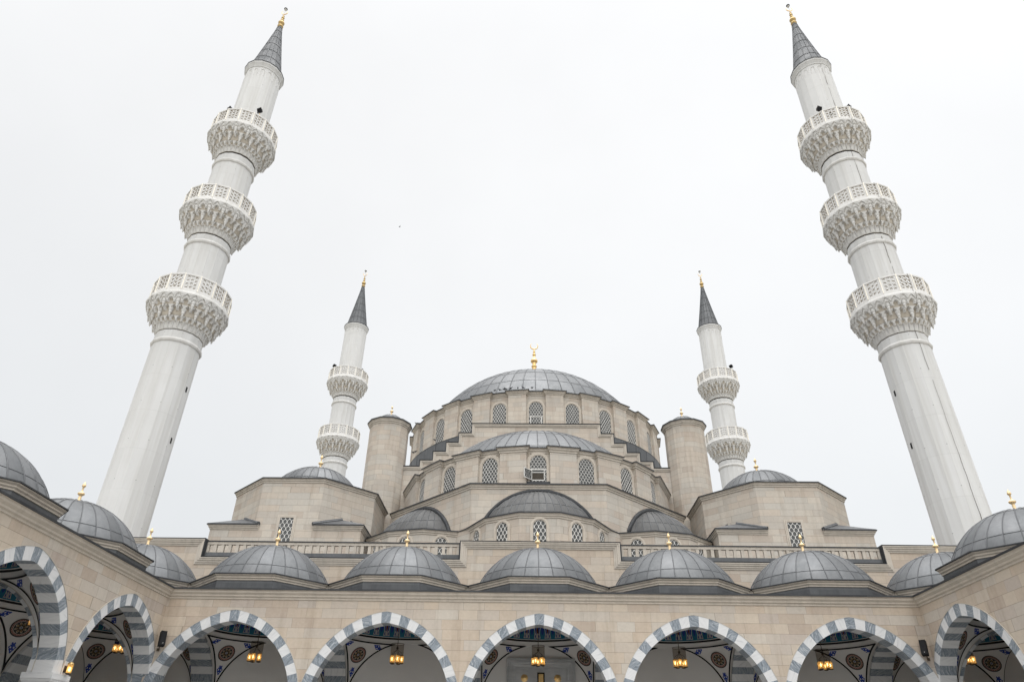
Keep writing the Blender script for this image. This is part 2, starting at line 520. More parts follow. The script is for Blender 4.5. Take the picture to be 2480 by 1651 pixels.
# ------------------------------------------------------------------ mesh builder
class MB:
    def __init__(s):
        s.v, s.f, s.mi, s.uv, s.sm = [], [], [], [], []
        s.mats = []

    def mat(s, m):
        if m not in s.mats:
            s.mats.append(m)
        return s.mats.index(m)

    def add(s, pts, m, uv=None, smooth=False):
        pts = [Vector(p) for p in pts]
        b = len(s.v)
        s.v += pts
        s.f.append(list(range(b, b + len(pts))))
        s.mi.append(s.mat(m))
        s.sm.append(smooth)
        s.uv.append(uv or s.auto(pts))

    def auto(s, pts):
        n = Vector((0, 0, 0))
        for i in range(len(pts)):
            a, b = pts[i], pts[(i + 1) % len(pts)]
            n += Vector(((a.y - b.y) * (a.z + b.z), (a.z - b.z) * (a.x + b.x), (a.x - b.x) * (a.y + b.y)))
        if n.length > 0:
            n.normalize()
        if abs(n.z) > 0.75:
            return [(p.x, p.y) for p in pts]
        tx, ty = -n.y, n.x
        l = sqrt(tx * tx + ty * ty) or 1
        return [((p.x * tx + p.y * ty) / l, p.z) for p in pts]

    def grid(s, P, m, smooth=True, uv=None, closeu=False):
        """P[i][j]; m may be a function (i,j)->material; uv(i,j)->(u,v)"""
        b = len(s.v)
        nj = len(P[0])
        for row in P:
            s.v += [Vector(p) for p in row]
        ni = len(P)
        for i in range(ni if closeu else ni - 1):
            i2 = (i + 1) % ni
            for j in range(nj - 1):
                ids = [b + i * nj + j, b + i2 * nj + j, b + i2 * nj + j + 1, b + i * nj + j + 1]
                s.f.append(ids)
                s.mi.append(s.mat(m(i, j) if callable(m) and not isinstance(m, bpy.types.Material) else m))
                s.sm.append(smooth)
                if uv:
                    s.uv.append([uv(i, j), uv(i + 1, j), uv(i + 1, j + 1), uv(i, j + 1)])
                else:
                    s.uv.append(s.auto([s.v[k] for k in ids]))

    def box(s, x0, x1, y0, y1, z0, z1, m, T=None):
        c = [Vector((x, y, z)) for z in (z0, z1) for y in (y0, y1) for x in (x0, x1)]
        if T:
            c = [Vector(T(p)) for p in c]
        for q in ((0, 1, 5, 4), (1, 3, 7, 5), (3, 2, 6, 7), (2, 0, 4, 6), (4, 5, 7, 6), (0, 2, 3, 1)):
            s.add([c[k] for k in q], m)

    def lathe(s, prof, n, m, c=(0, 0, 0), a0=0.0, a1=2 * PI, smooth=True, uvf=None):
        full = abs(a1 - a0 - 2 * PI) < 1e-6
        k = n if full else n + 1
        P = [[(c[0] + r * cos(a0 + (a1 - a0) * i / n), c[1] + r * sin(a0 + (a1 - a0) * i / n), c[2] + z) for r, z in prof] for i in range(k)]
        s.grid(P, m, smooth, uvf, full)

    def tube(s, pts, r, m, n=6, smooth=True, caps=True):
        pts = [Vector(p) for p in pts]
        rs = r if isinstance(r, (list, tuple)) else [r] * len(pts)
        P = []
        for i, p in enumerate(pts):
            d = (pts[min(i + 1, len(pts) - 1)] - pts[max(i - 1, 0)]).normalized()
            up = Vector((0, 0, 1)) if abs(d.z) < 0.9 else Vector((1, 0, 0))
            a = d.cross(up).normalized()
            b = d.cross(a)
            P.append([p + (a * cos(2 * PI * k / n) + b * sin(2 * PI * k / n)) * rs[i] for k in range(n + 1)])
        s.grid(P, m, smooth)
        if caps:
            s.add(P[0][:n], m)
            s.add(P[-1][:n], m)

    def wall(s, path, z0, z1, m, u0=0.0):
        u = u0
        for (a, b) in zip(path[:-1], path[1:]):
            l = sqrt((b[0] - a[0]) ** 2 + (b[1] - a[1]) ** 2)
            s.add([(a[0], a[1], z0), (b[0], b[1], z0), (b[0], b[1], z1), (a[0], a[1], z1)], m, [(u, z0), (u + l, z0), (u + l, z1), (u, z1)])
            u += l

    def poly(s, pts2, z, m):
        s.add([(p[0], p[1], z) for p in pts2], m)

    def sweep(s, path, prof, mats, closed=False, side=1, T=None, ends=(None, None)):
        """sweep a profile [(offset outwards, height)] along a plan path; outward is right of travel for side=1"""
        n = len(path)
        dirs = []
        for i in range(n if closed else n - 1):
            a, b = path[i], path[(i + 1) % n]
            l = sqrt((b[0] - a[0]) ** 2 + (b[1] - a[1]) ** 2)
            dirs.append(((b[0] - a[0]) / l, (b[1] - a[1]) / l))
        nor = [(d[1] * side, -d[0] * side) for d in dirs]
        mit = []
        for i in range(n):
            if closed:
                n0, n1 = nor[i - 1], nor[i]
            else:
                n0, n1 = nor[max(i - 1, 0)], nor[min(i, n - 2)]
                if i == 0 and ends[0]:
                    n0 = ends[0]
                if i == n - 1 and ends[1]:
                    n1 = ends[1]
            k = 1 + n0[0] * n1[0] + n0[1] * n1[1]
            k = max(k, 0.25)
            mit.append(((n0[0] + n1[0]) / k, (n0[1] + n1[1]) / k))
        T = T or (lambda p: p)
        for i in range(n if closed else n - 1):
            j = (i + 1) % n
            for k in range(len(prof) - 1):
                (o0, z0), (o1, z1) = prof[k], prof[k + 1]
                m = mats[k] if isinstance(mats, (list, tuple)) else mats
                q = []
                for (ii, o, z) in ((i, o0, z0), (j, o0, z0), (j, o1, z1), (i, o1, z1)):
                    q.append(T((path[ii][0] + mit[ii][0] * o, path[ii][1] + mit[ii][1] * o, z)))
                s.add(q, m)

    def build(s, name, parent=None, loc=(0, 0, 0), rz=0.0, org=None):
        """org: world point that the vertices are measured from (the thing's base)"""
        if org is not None:
            o = Vector(org)
            s.v = [p - o for p in s.v]
        me = bpy.data.meshes.new(name)
        me.from_pydata([tuple(p) for p in s.v], [], s.f)
        for m in s.mats:
            me.materials.append(m)
        me.polygons.foreach_set('material_index', s.mi)
        me.polygons.foreach_set('use_smooth', s.sm)
        ul = me.uv_layers.new(name='UVMap')
        flat = [c for q in s.uv for p in q for c in p]
        ul.data.foreach_set('uv', flat)
        me.update()
        ob = bpy.data.objects.new(name, me)
        COL.objects.link(ob)
        ob.location = loc
        ob.rotation_euler = (0, 0, rz)
        if parent:
            ob.parent = parent
        return ob


def empty(name, loc, label=None, cat=None, group=None, rz=0.0, parent=None):
    o = bpy.data.objects.new(name, None)
    COL.objects.link(o)
    o.location = loc
    o.rotation_euler = (0, 0, rz)
    if parent:
        o.parent = parent
    tag(o, label, cat, group)
    return o


def tag(o, label=None, cat=None, group=None, kind=None):
    for k, v in (('label', label), ('category', cat), ('group', group), ('kind', kind)):
        if v:
            o[k] = v
    return o


KIDS = {}


def copy_tree(o, parent=None):
    c = o.copy()
    COL.objects.link(c)
    c.parent = parent
    for ch in o.children:
        copy_tree(ch, c)
    return c


def arc(cx, cy, r, a0, a1, n):
    return [(cx + r * cos(a0 + (a1 - a0) * i / n), cy + r * sin(a0 + (a1 - a0) * i / n)) for i in range(n + 1)]


# ------------------------------------------------------------------ ground
g = MB()
g.add([(-1500, -1500, -0.03), (1500, -1500, -0.03), (1500, 1500, -0.03), (-1500, 1500, -0.03)], M_ground)
tag(g.build('ground'), kind='structure')
g = MB()
g.box(-40, 40, -26, 46, -0.02, 0.0, M_pave)
tag(g.build('courtyard_paving'), kind='structure')


# ------------------------------------------------------------------ shared pieces
def sphere_dome(mb, cx, cy, zc, Rs, zb, ribs, seams, m=M_lead, rw=0.035, a0=0.0, a1=2 * PI, clip=None, nv=14, sub=2, ztop=None):
    """lead-covered dome: part of a sphere above zb with raised rolls on meridians and lap seams on parallels"""
    th0 = math.asin(max(-1, min(1, (zb - zc) / Rs)))
    full = abs(a1 - a0 - 2 * PI) < 1e-6
    n = ribs * sub
    k = n if full else n + 1
    lv = [th0 + (PI / 2 - 0.012 - th0) * j / nv for j in range(nv + 1)]

    def pt(a, th, r):
        return (cx + r * cos(th) * cos(a), cy + r * cos(th) * sin(a), zc + r * sin(th))
    P = [[pt(a0 + (a1 - a0) * i / n, th, Rs) for th in lv] for i in range(k)]
    sv = [th0 + (PI / 2 - th0) * f for f in seams]

    def vband(th):
        return sum(1 for q in sv if th > q + 1e-4)
    mb.grid(P, m, True, lambda i, j: (i / sub + 0.001 if i % sub == 0 else i / sub, vband(lv[min(j, nv)]) + 0.5), full)
    # rolls
    for i in range(ribs if full else ribs + 1):
        a = a0 + (a1 - a0) * i / ribs
        prev = None
        G = []
        top = 0.985 if i % 2 == 0 else 0.90
        for j in range(nv + 1):
            th = th0 + (PI / 2 * top - th0) * j / nv
            r = Rs * cos(th)
            da = min(rw * 0.85 / max(r, 0.05), 0.3)
            G.append([pt(a - da, th, Rs - 0.01), pt(a - da * 0.6, th, Rs + rw * 0.95), pt(a + da * 0.6, th, Rs + rw * 0.95), pt(a + da, th, Rs - 0.01)])
        mb.grid(G, M_seam, True)
    for th in sv:
        G = []
        for i in range(k):
            a = a0 + (a1 - a0) * i / n
            dt = rw * 0.6 / Rs
            G.append([pt(a, th - dt, Rs - 0.005), pt(a, th - dt * 0.5, Rs + rw * 0.5), pt(a, th + dt, Rs + 0.003)])
        mb.grid(G, M_seam, True, None, full)


def finial_small(s=1.0, name='finial', parent=None, loc=(0, 0, 0)):
    mb = MB()
    prof = [(0.0, 0), (0.155, 0), (0.165, 0.05), (0.10, 0.10), (0.065, 0.14), (0.075, 0.33), (0.055, 0.37), (0.095, 0.40), (0.155, 0.45), (0.165, 0.50), (0.12, 0.55), (0.05, 0.58), (0.035, 0.66), (0.042, 0.82), (0.075, 0.84), (0.095, 0.89), (0.08, 0.95), (0.03, 1.05), (0.0, 1.12)]
    mb.lathe([(r * s, z * s) for r, z in prof], 14, M_goldp)
    return mb.build(name, parent, loc)


def oct_path(cx, cy, h, n=8, rot=None):
    rot = PI / n if rot is None else rot
    rr = h / cos(PI / n)
    return [(cx + rr * cos(rot + 2 * PI * i / n), cy + rr * sin(rot + 2 * PI * i / n)) for i in range(n)]


# -------- arcade arch (pointed) in a local frame: x along wall, d into wall, z up
A_S, A_SPR, A_RISE = 3.05, 4.85, 3.24
A_E = (A_RISE ** 2 - A_S ** 2) / (2 * A_S)
A_R = A_S + A_E


def arch_curve(s_, rise, n):
    e = (rise ** 2 - s_ ** 2) / (2 * s_)
    r = s_ + e
    f1 = math.acos(max(-1, min(1, -e / r)))
    L = [(e + r * cos(PI + (f1 - PI) * i / n), A_SPR + r * sin(PI + (f1 - PI) * i / n)) for i in range(n + 1)]
    L[-1] = (0.0, A_SPR + rise)
    return L + [(-x, z) for x, z in reversed(L[:-1])]


NSEG = 46                                   # 23 voussoirs a half... two segments each half step


def lancet(xc, zc, r, n, cap=9.9):
    """half arcs struck from beyond the centre line: broad shoulders and a shallow point"""
    f0 = math.asin((A_SPR - zc) / r)
    f1 = math.acos(-xc / r)
    Rt = [(min(cap, xc + r * cos(f0 + (f1 - f0) * i / n)), zc + r * sin(f0 + (f1 - f0) * i / n)) for i in range(n + 1)]
    return [(-x, z) for x, z in Rt[:-1]] + [(0.0, Rt[-1][1])] + [(x, z) for x, z in reversed(Rt[:-1])]


IN = lancet(-0.41, 4.38, 3.752, NSEG, 3.185)
OUT = lancet(-0.538, 4.31, 4.345, NSEG, 3.742)
IN_T = [(x * 0.935, z) for x, z in IN]
OUT_T = [(x * 0.994, z + 0.15 * max(0, 1 - abs(x) / 3.4)) for x, z in IN]


def voussoir_of(i):
    """segment i of 2*NSEG -> voussoir index counted from the keystone (0)"""
    c = (i + 0.5) - NSEG
    return int(math.floor(abs(c) / (NSEG / 11.5) + 0.5)), c >= 0


def arch_ring(mb, T, thick, front=-0.02, back_ring=True, outer=OUT, seed=0, back=None, inner=None):
    rnd = random.Random(seed)
    tf = {}

    def vuv(key, x, y):
        if key not in tf:
            tf[key] = (rnd.uniform(0, 60), rnd.uniform(0, 60), rnd.uniform(0, PI))
        a, b, r = tf[key]
        return (a + x * cos(r) - y * sin(r), b + x * sin(r) + y * cos(r))
    L = 0.0
    back = thick if back is None else back
    inner = inner or IN
    for i in range(2 * NSEG):
        vi, sd_ = voussoir_of(i)
        m = M_mg if vi % 2 == 0 else M_mw
        key = (vi, sd_ if vi else 0)
        p0, p1, q0, q1 = inner[i], inner[i + 1], outer[i], outer[i + 1]
        for d in ((front, back) if back_ring else (front,)):
            mb.add([T(p0[0], p0[1], d), T(p1[0], p1[1], d), T(q1[0], q1[1], d), T(q0[0], q0[1], d)], m,
                   [vuv(key, *p0), vuv(key, *p1), vuv(key, *q1), vuv(key, *q0)])
        l = sqrt((p1[0] - p0[0]) ** 2 + (p1[1] - p0[1]) ** 2)
        k2 = key + ('s',)
        mb.add([T(p0[0], p0[1], front), T(p1[0], p1[1], front), T(p1[0], p1[1], back), T(p0[0], p0[1], back)], m,
               [vuv(k2, L, 0), vuv(k2, L + l, 0), vuv(k2, L + l, thick), vuv(k2, L, thick)], True)
        L += l
        mb.add([T(q0[0], q0[1], front), T(q1[0], q1[1], front), T(q1[0], q1[1], 0.0), T(q0[0], q0[1], 0.0)], m)
    # thin raised fillet round the arch
    o2 = [(max(-3.749, min(3.749, x * 1.008)), A_SPR + (z - A_SPR) * 1.008) for x, z in outer]
    for i in range(2 * NSEG):
        a, b, c, d = outer[i], outer[i + 1], o2[i + 1], o2[i]
        mb.add([T(a[0], a[1], front - 0.012), T(b[0], b[1], front - 0.012), T(c[0], c[1], front - 0.012), T(d[0], d[1], front - 0.012)], M_dtrim)
        mb.add([T(c[0], c[1], front - 0.012), T(d[0], d[1], front - 0.012), T(d[0], d[1], 0.001), T(c[0], c[1], 0.001)], M_dtrim)


def arch_wall(mb, T, zt, x0=-3.75, x1=3.75, d=0.0, m=M_stone, curve=OUT):
    """wall face round an arch, up to zt"""
    c = [p for p in curve]
    for i in range(2 * NSEG):
        a, b = c[i], c[i + 1]
        mb.add([T(a[0], a[1], d), T(b[0], b[1], d), T(b[0], zt, d), T(a[0], zt, d)], m, [(T(a[0], 0, 0)[0] + T(a[0], 0, 0)[1], a[1]), (T(b[0], 0, 0)[0] + T(b[0], 0, 0)[1], b[1]), (T(b[0], 0, 0)[0] + T(b[0], 0, 0)[1], zt), (T(a[0], 0, 0)[0] + T(a[0], 0, 0)[1], zt)])
    for xa, xb in ((x0, c[0][0]), (c[-1][0], x1)):
        if xb - xa > 1e-4:
            ua, ub = sum(T(xa, 0, 0)[:2]), sum(T(xb, 0, 0)[:2])
            mb.add([T(xa, A_SPR, d), T(xb, A_SPR, d), T(xb, zt, d), T(xa, zt, d)], m, [(ua, A_SPR), (ub, A_SPR), (ub, zt), (ua, zt)])


WT = 0.75                                   # arcade wall thickness
FY, WX = 35.9, 18.5                         # front arcade face, wing face
Z_CORN0, Z_CORN1 = 9.13, 9.60
BA = 3.17                                   # half-size of a vaulted bay
VC = FY + WT + BA                           # vault centre from the court
VX = WX + WT + BA
CORN = [(0, 9.10), (0.05, 9.12), (0.05, 9.19), (0.12, 9.24), (0.13, 9.31), (0.22, 9.40), (0.22, 9.48), (0.27, 9.52), (0.31, 9.525), (0.31, 9.60), (-0.4, 9.74)]
CORN_M = [M_trim] * 7 + [M_leadd] * 3
U_PATH = [(-WX, -30.0), (-WX, FY), (WX, FY), (WX, -30.0)]


def column_proto():
    mb = MB()
    s_ = 0.40
    mb.lathe([(0.0, 0.0), (0.62, 0.0), (0.62, 0.14), (0.50, 0.22), (0.52, 0.30), (0.43, 0.38), (0.41, 0.45), (0.37, 3.55), (0.41, 3.58), (0.41, 3.68), (0.37, 3.72)], 24, M_mg, uvf=lambda i, j: (i * 0.1, j * 0.4))
    col = mb.build('column')
    cb = MB()
    # capital: flared, fluted, with a square abacus
    n = 32
    P = []
    for i in range(n):
        a = 2 * PI * i / n
        k = 1 / max(abs(cos(a)), abs(sin(a)))
        row = []
        for t_, z in ((0, 3.72), (0.15, 3.86), (0.4, 4.05), (0.7, 4.28), (1.0, 4.50)):
            rr = 0.37 * (1 - t_) + 0.50 * k * t_
            fl = 1 - 0.10 * (1 if i % 2 else 0) * (1 if 0.1 < t_ < 0.9 else 0)
            row.append((rr * fl * cos(a), rr * fl * sin(a), z))
        P.append(row)
    cb.grid(P, M_mw, False, lambda i, j: (i * 0.13, j * 0.25), True)
    cb.box(-0.54, 0.54, -0.54, 0.54, 4.50, 4.56, M_mw)
    cb.box(-0.575, 0.575, -0.575, 0.575, 4.56, 4.64, M_mw)
    cb.box(-0.60, 0.60, -0.60, 0.60, 4.64, 4.845, M_mw)
    for f in range(4):
        rot = Matrix.Rotation(f * PI / 2, 3, 'Z')
        for i in range(5):
            x = -0.44 + i * 0.22
            cb.box(x - 0.055, x + 0.055, -0.555, -0.50, 4.20, 4.46, M_mw, lambda p: rot @ Vector(p))
    cap = cb.build('capital', col)
    return col


COLUMN = column_proto()
used_column = []


def place_column(parent, x, y):
    if not used_column:
        c = COLUMN
        used_column.append(1)
    else:
        c = copy_tree(COLUMN)
    c.parent = parent
    c.location = Vector((x, y, 0)) - parent.location
    return c


# -------- painted pendentive vault, centred on the origin, springing at z0
VZ0 = 5.08


def vault_proto():
    a = BA
    Rr = a * sqrt(2)
    mb = MB()
    for q in range(4):
        P = []
        nz, na = 24, 24
        for i in range(nz + 1):
            z = a * i / nz
            rho = sqrt(max(2 * a * a - z * z, 0))
            f0 = math.acos(min(1, a / rho))
            f1 = math.asin(min(1, a / rho))
            row = []
            for j in range(na + 1):
                f = f0 + (f1 - f0) * j / na + q * PI / 2
                row.append((rho * cos(f), rho * sin(f), VZ0 + z))
            P.append(row)
        mb.grid(P, M_plaster, True)
    mb.lathe([(a, VZ0 + a), (a + 0.0, VZ0 + a + 0.30), (a - 0.07, VZ0 + a + 0.32)], 64, M_plaster)
    prof = []
    zb = VZ0 + a + 0.32
    rb = a - 0.07
    for j in range(15):
        th = PI / 2 * j / 14
        prof.append((rb * cos(th), zb + 2.75 * sin(th)))
    nb = 4
    mb.lathe(prof[:nb + 1], 64, M_band, uvf=lambda i, j: (i * 32 / 64, j / nb))
    mb.lathe(prof[nb:], 64, M_plaster)
    v = mb.build('vault')
    # painted black border lines
    lb = MB()

    def strip(f, n, m=M_black):
        P = [list(f(i / n)) for i in range(n + 1)]
        lb.grid(P, m, True)
    Ri = Rr - 0.03
    for q in range(4):
        rot = Matrix.Rotation(q * PI / 2, 3, 'Z')
        x0_, x1_ = a - 0.10, a - 0.04
        zt = a - 0.06

        def lun(t_, x0_=x0_, x1_=x1_):
            out = []
            for x in (x0_, x1_):
                r = sqrt(Ri * Ri - x * x)
                # from the corner (y = x) up towards the crown
                y1 = sqrt(max(r * r - zt * zt, 0))
                y = x + (y1 - x) * t_
                out.append(rot @ Vector((x, y, VZ0 + sqrt(max(r * r - y * y, 0)))))
            return out

        def lun2(t_, f=lun):
            return [rot @ (Vector((p.y, p.x, p.z))) for p in [rot.inverted() @ Vector(k) for k in f(t_)]]

        def ringl(t_):
            out = []
            for z in (zt - 0.03, zt + 0.03):
                rho = sqrt(Ri * Ri - z * z)
                xx = min(1.0, (a - 0.07) / rho)
                f0, f1 = math.acos(xx), math.asin(xx)
                f = f0 + (f1 - f0) * t_
                out.append(rot @ Vector((rho * cos(f), rho * sin(f), VZ0 + z)))
            return out
        strip(lun, 20)
        strip(lun2, 20)
        strip(ringl, 20)
    lb.lathe([(a - 0.012, VZ0 + a + 0.20), (a - 0.012, VZ0 + a + 0.30)], 64, M_black)
    lb.build('painted_border', v)
    # roundels and blue sprays
    first = None
    for q in range(4):
        az = PI / 4 + q * PI / 2

        def disc_frame(zr, azd):
            z = zr * a
            rho = sqrt(Rr * Rr - z * z)
            n = Vector((rho * cos(azd), rho * sin(azd), z)).normalized()
            e1 = Vector((-sin(azd), cos(azd), 0))
            e2 = n.cross(e1)
            if e2.z < 0:
                e2 = -e2
            return n, e1, e2

        def onto(fr, x, y, off):
            n, e1, e2 = fr
            return (n * Rr + e1 * x + e2 * y).normalized() * (Rr - off) + Vector((0, 0, VZ0))
        fr = disc_frame(0.79, az)
        rb_ = MB()
        rad = 0.47
        P = []
        for i in range(32):
            f = 2 * PI * i / 32
            P.append([onto(fr, rad * k * cos(f), rad * k * sin(f), 0.024) for k in (0.02, 0.35, 0.7, 1.0)])
        ks = (0.02, 0.35, 0.7, 1.0)
        rb_.grid(P, M_roundel, True, lambda i, j: (ks[j] * cos(2 * PI * i / 32), ks[j] * sin(2 * PI * i / 32)), True)
        rb_.build('painted_roundel', v)
        for (zr, da, rotd, sc) in ((0.925, R(17), R(60), 0.95), (0.925, -R(17), -R(60), 0.95), (0.54, 0, R(180), 0.95)):
            fr = disc_frame(zr, az + da)
            sb = MB()
            outl = []
            for i in range(40):
                f = 2 * PI * i / 40
                r = 0.155 * (1 + 0.55 * max(0, cos(f)) ** 3 + 0.16 * cos(5 * f) + 0.12 * cos(9 * f))
                x, y = -r * sin(f) * 0.95, r * cos(f) * 1.25
                cr_, sr_ = cos(rotd), sin(rotd)
                outl.append(onto(fr, sc * (x * cr_ - y * sr_), sc * (x * sr_ + y * cr_), 0.024))
            cen = onto(fr, 0, 0, 0.024)
            for i in range(40):
                sb.add([cen, outl[i], outl[(i + 1) % 40]], M_blue)
            for (dx, dy, rr_) in ((0.07, 0.05, 0.035), (-0.07, 0.05, 0.035), (0.0, 0.19, 0.022), (0.1, -0.1, 0.026), (-0.1, -0.1, 0.026)):
                cr_, sr_ = cos(rotd), sin(rotd)
                pts = []
                for i in range(8):
                    f = 2 * PI * i / 8
                    x, y = dx + rr_ * cos(f), dy + rr_ * sin(f) * 1.3
                    pts.append(onto(fr, x * cr_ - y * sr_, x * sr_ + y * cr_, 0.034))
                sb.add(pts, M_wpaint)
            sb.build('painted_spray', v)
    return v


VAULT = vault_proto()
used_vault = []


def place_vault(parent, x, y):
    v = VAULT if not used_vault else copy_tree(VAULT)
    used_vault.append(1)
    v.parent = parent
    v.location = Vector((x, y, 0)) - parent.location
    return v


# -------- arcade dome with its octagonal stone kerb
def dome_proto():
    mb = MB()
    h = 3.507
    p = oct_path(0, 0, h)
    mb.sweep(p, [(0.0, 9.60), (0.0, 10.14)], M_leads, True)
    base = mb.build('dome_kerb')
    c = MB()
    prof = [(0.0, 10.12), (0.05, 10.13), (0.05, 10.19), (0.11, 10.24), (0.11, 10.30), (0.19, 10.36), (0.19, 10.40), (0.245, 10.405), (0.245, 10.455), (-0.15, 10.56)]
    c.sweep(p, prof, [M_trim] * 6 + [M_leadd] * 3, True)
    for k in (0, 2):                        # stone in the valley between neighbouring kerbs
        rk = Matrix.Rotation(k * PI / 2, 3, 'Z')
        c.box(3.45, 3.742, -1.42, 1.42, 10.10, 10.385, M_trim, lambda q: rk @ Vector(q))
    c.build('kerb_cornice', base)
    d = MB()
    sphere_dome(d, 0, 0, 9.15, 3.63, 10.45, 28, [0.16, 0.62], rw=0.032)
    dome = d.build('dome')
    finial_small(1.0, 'finial', dome, (0, 0, 12.76))
    return base, dome


KERB, DOME = dome_proto()
used_dome = []


def place_dome(parent, x, y, rz=0.0, kerb_rz=0.0):
    for pr in (KERB, DOME):
        o = pr if not used_dome else copy_tree(pr)
        o.parent = parent
        o.location = Vector((x, y, 0)) - parent.location
        o.rotation_euler = (0, 0, rz if pr is DOME else kerb_rz)
    used_dome.append(1)


def transverse(parent, T, seed):
    """arch between two bays; T maps (x along the arch span, z, d across its thickness)"""
    mb = MB()
    th = 7.5 - 2 * BA
    arch_ring(mb, T, th, 0.0, True, OUT_T, seed, th, IN_T)
    o = OUT_T
    for d in (0.0, th):
        arch_wall(mb, T, 8.9, -3.17, 3.17, d, M_plaster, o)
    return mb.build('transverse_arch', parent, org=parent.location)


# ------------------------------------------------------------------ front arcade
fa = empty('front_arcade', (0, FY, 0), 'cream stone front arcade of five striped pointed arches under a row of grey lead domes', 'arcade')
mb = MB()
TF = lambda cx: (lambda x, z, d: (cx + x, FY + d, z))
for k in range(-2, 3):
    arch_wall(mb, TF(7.5 * k), 9.2)
    arch_wall(mb, TF(7.5 * k), 9.2, d=WT, m=M_plaster, curve=IN)
mb.build('wall', fa, org=fa.location)
for k in range(-2, 3):
    a_ = MB()
    arch_ring(a_, TF(7.5 * k), WT, seed=20 + k, back_ring=False)
    a_.build('striped_arch', fa, org=fa.location)
mb = MB()
mb.sweep(U_PATH[1:3], CORN, CORN_M, False, 1, ends=((1, 0), (-1, 0)))
mb.build('cornice', fa, org=fa.location)
mb = MB()
mb.box(-26.4, 26.4, FY + 0.02, 43.1, 9.45, 9.60, M_leads)
mb.build('roof', fa, org=fa.location)
mb = MB()
yb = FY + WT + 2 * BA
mb.box(-26.4, -1.72, yb, yb + 0.1, 0, 9.4, M_plaster)
mb.box(2.12, 26.4, yb, yb + 0.1, 0, 9.4, M_plaster)
mb.box(-1.72, 2.12, yb, yb + 0.1, 7.60, 9.4, M_plaster)
mb.build('back_wall', fa, org=fa.location)
for k in range(-3, 4):
    place_vault(fa, 7.5 * k, VC)
    place_dome(fa, 7.5 * k, 39.8, 0.06 * k)
for i, k in enumerate((-2.5, -1.5, -0.5, 0.5, 1.5, 2.5)):
    x0 = 7.5 * k - (7.5 - 2 * BA) / 2
    transverse(fa, lambda x, z, d, x0=x0: (x0 + d, VC + x, z), 40 + i)
for k in (-1.5, -0.5, 0.5, 1.5):
    place_column(fa, 7.5 * k, FY + WT / 2 + 0.12)

# ------------------------------------------------------------------ side galleries
for sgn, word in ((-1, 'left'), (1, 'right')):
    ga = empty('side_gallery', (sgn * WX, 20, 0), 'side gallery of the court on the %s, its striped arches running towards the viewer' % word, 'arcade')
    TW = lambda cy, s=sgn: (lambda x, z, d: (s * (WX + d), cy + x, z))
    mb = MB()
    ys = [32.75, 25.25, 17.75, 10.25, 2.75]
    for cy in ys:
        arch_wall(mb, TW(cy), 9.2)
        arch_wall(mb, TW(cy), 9.2, d=WT, m=M_plaster, curve=IN)
    mb.box(min(sgn * WX, sgn * (WX + WT)), max(sgn * WX, sgn * (WX + WT)), -30.0, -1.0, 0, 9.2, M_stone)
    mb.build('wall', ga, org=ga.location)
    for i, cy in enumerate(ys):
        a_ = MB()
        arch_ring(a_, TW(cy), WT, seed=60 + i + sgn, back_ring=False)
        a_.build('striped_arch', ga, org=ga.location)
    mb = MB()
    if sgn < 0:
        mb.sweep(U_PATH[0:2], CORN, CORN_M, False, 1, ends=(None, (0, -1)))
    else:
        mb.sweep(U_PATH[2:4], CORN, CORN_M, False, 1, ends=((0, -1), None))
    mb.build('cornice', ga, org=ga.location)
    mb = MB()
    xa, xb = sorted((sgn * (WX + 0.02), sgn * 26.4))
    mb.box(xa, xb, -30.0, FY + 0.01, 9.45, 9.60, M_leads)
    mb.build('roof', ga, org=ga.location)
    mb = MB()
    xa, xb = sorted((sgn * (VX + BA), sgn * 26.4))
    mb.box(xa, xb, -30.0, 43.0, 0, 9.4, M_plaster)
    xa, xb = sorted((sgn * (WX + WT), sgn * 26.0))
    mb.box(xa, xb, -1.6, -1.0, 0, 9.4, M_plaster)  # unseen end wall added to keep sky light out of the gallery
    mb.build('back_wall', ga, org=ga.location)
    for cy in ys:
        place_vault(ga, sgn * VX, cy)
        place_dome(ga, sgn * 22.5, cy - 0.3, 0.03, PI / 2)
    for i, cy in enumerate((36.5, 29.0, 21.5, 14.0, 6.5)):
        y0 = cy - (7.5 - 2 * BA) / 2
        transverse(ga, lambda x, z, d, y0=y0, s=sgn: (s * VX + x, y0 + d, z), 80 + i + sgn)
    for cy in (29.0, 21.5, 14.0, 6.5):
        place_column(ga, sgn * (WX + WT / 2 + 0.12), cy)
    mb = MB()
    xa, xb = sorted((sgn * (WX + 0.02), sgn * (WX + WT + 0.35)))
    mb.box(xa, xb, 35.81, FY + WT + 0.35, 0, A_SPR, M_mw)
    mb.build('corner_pier', ga, org=ga.location)


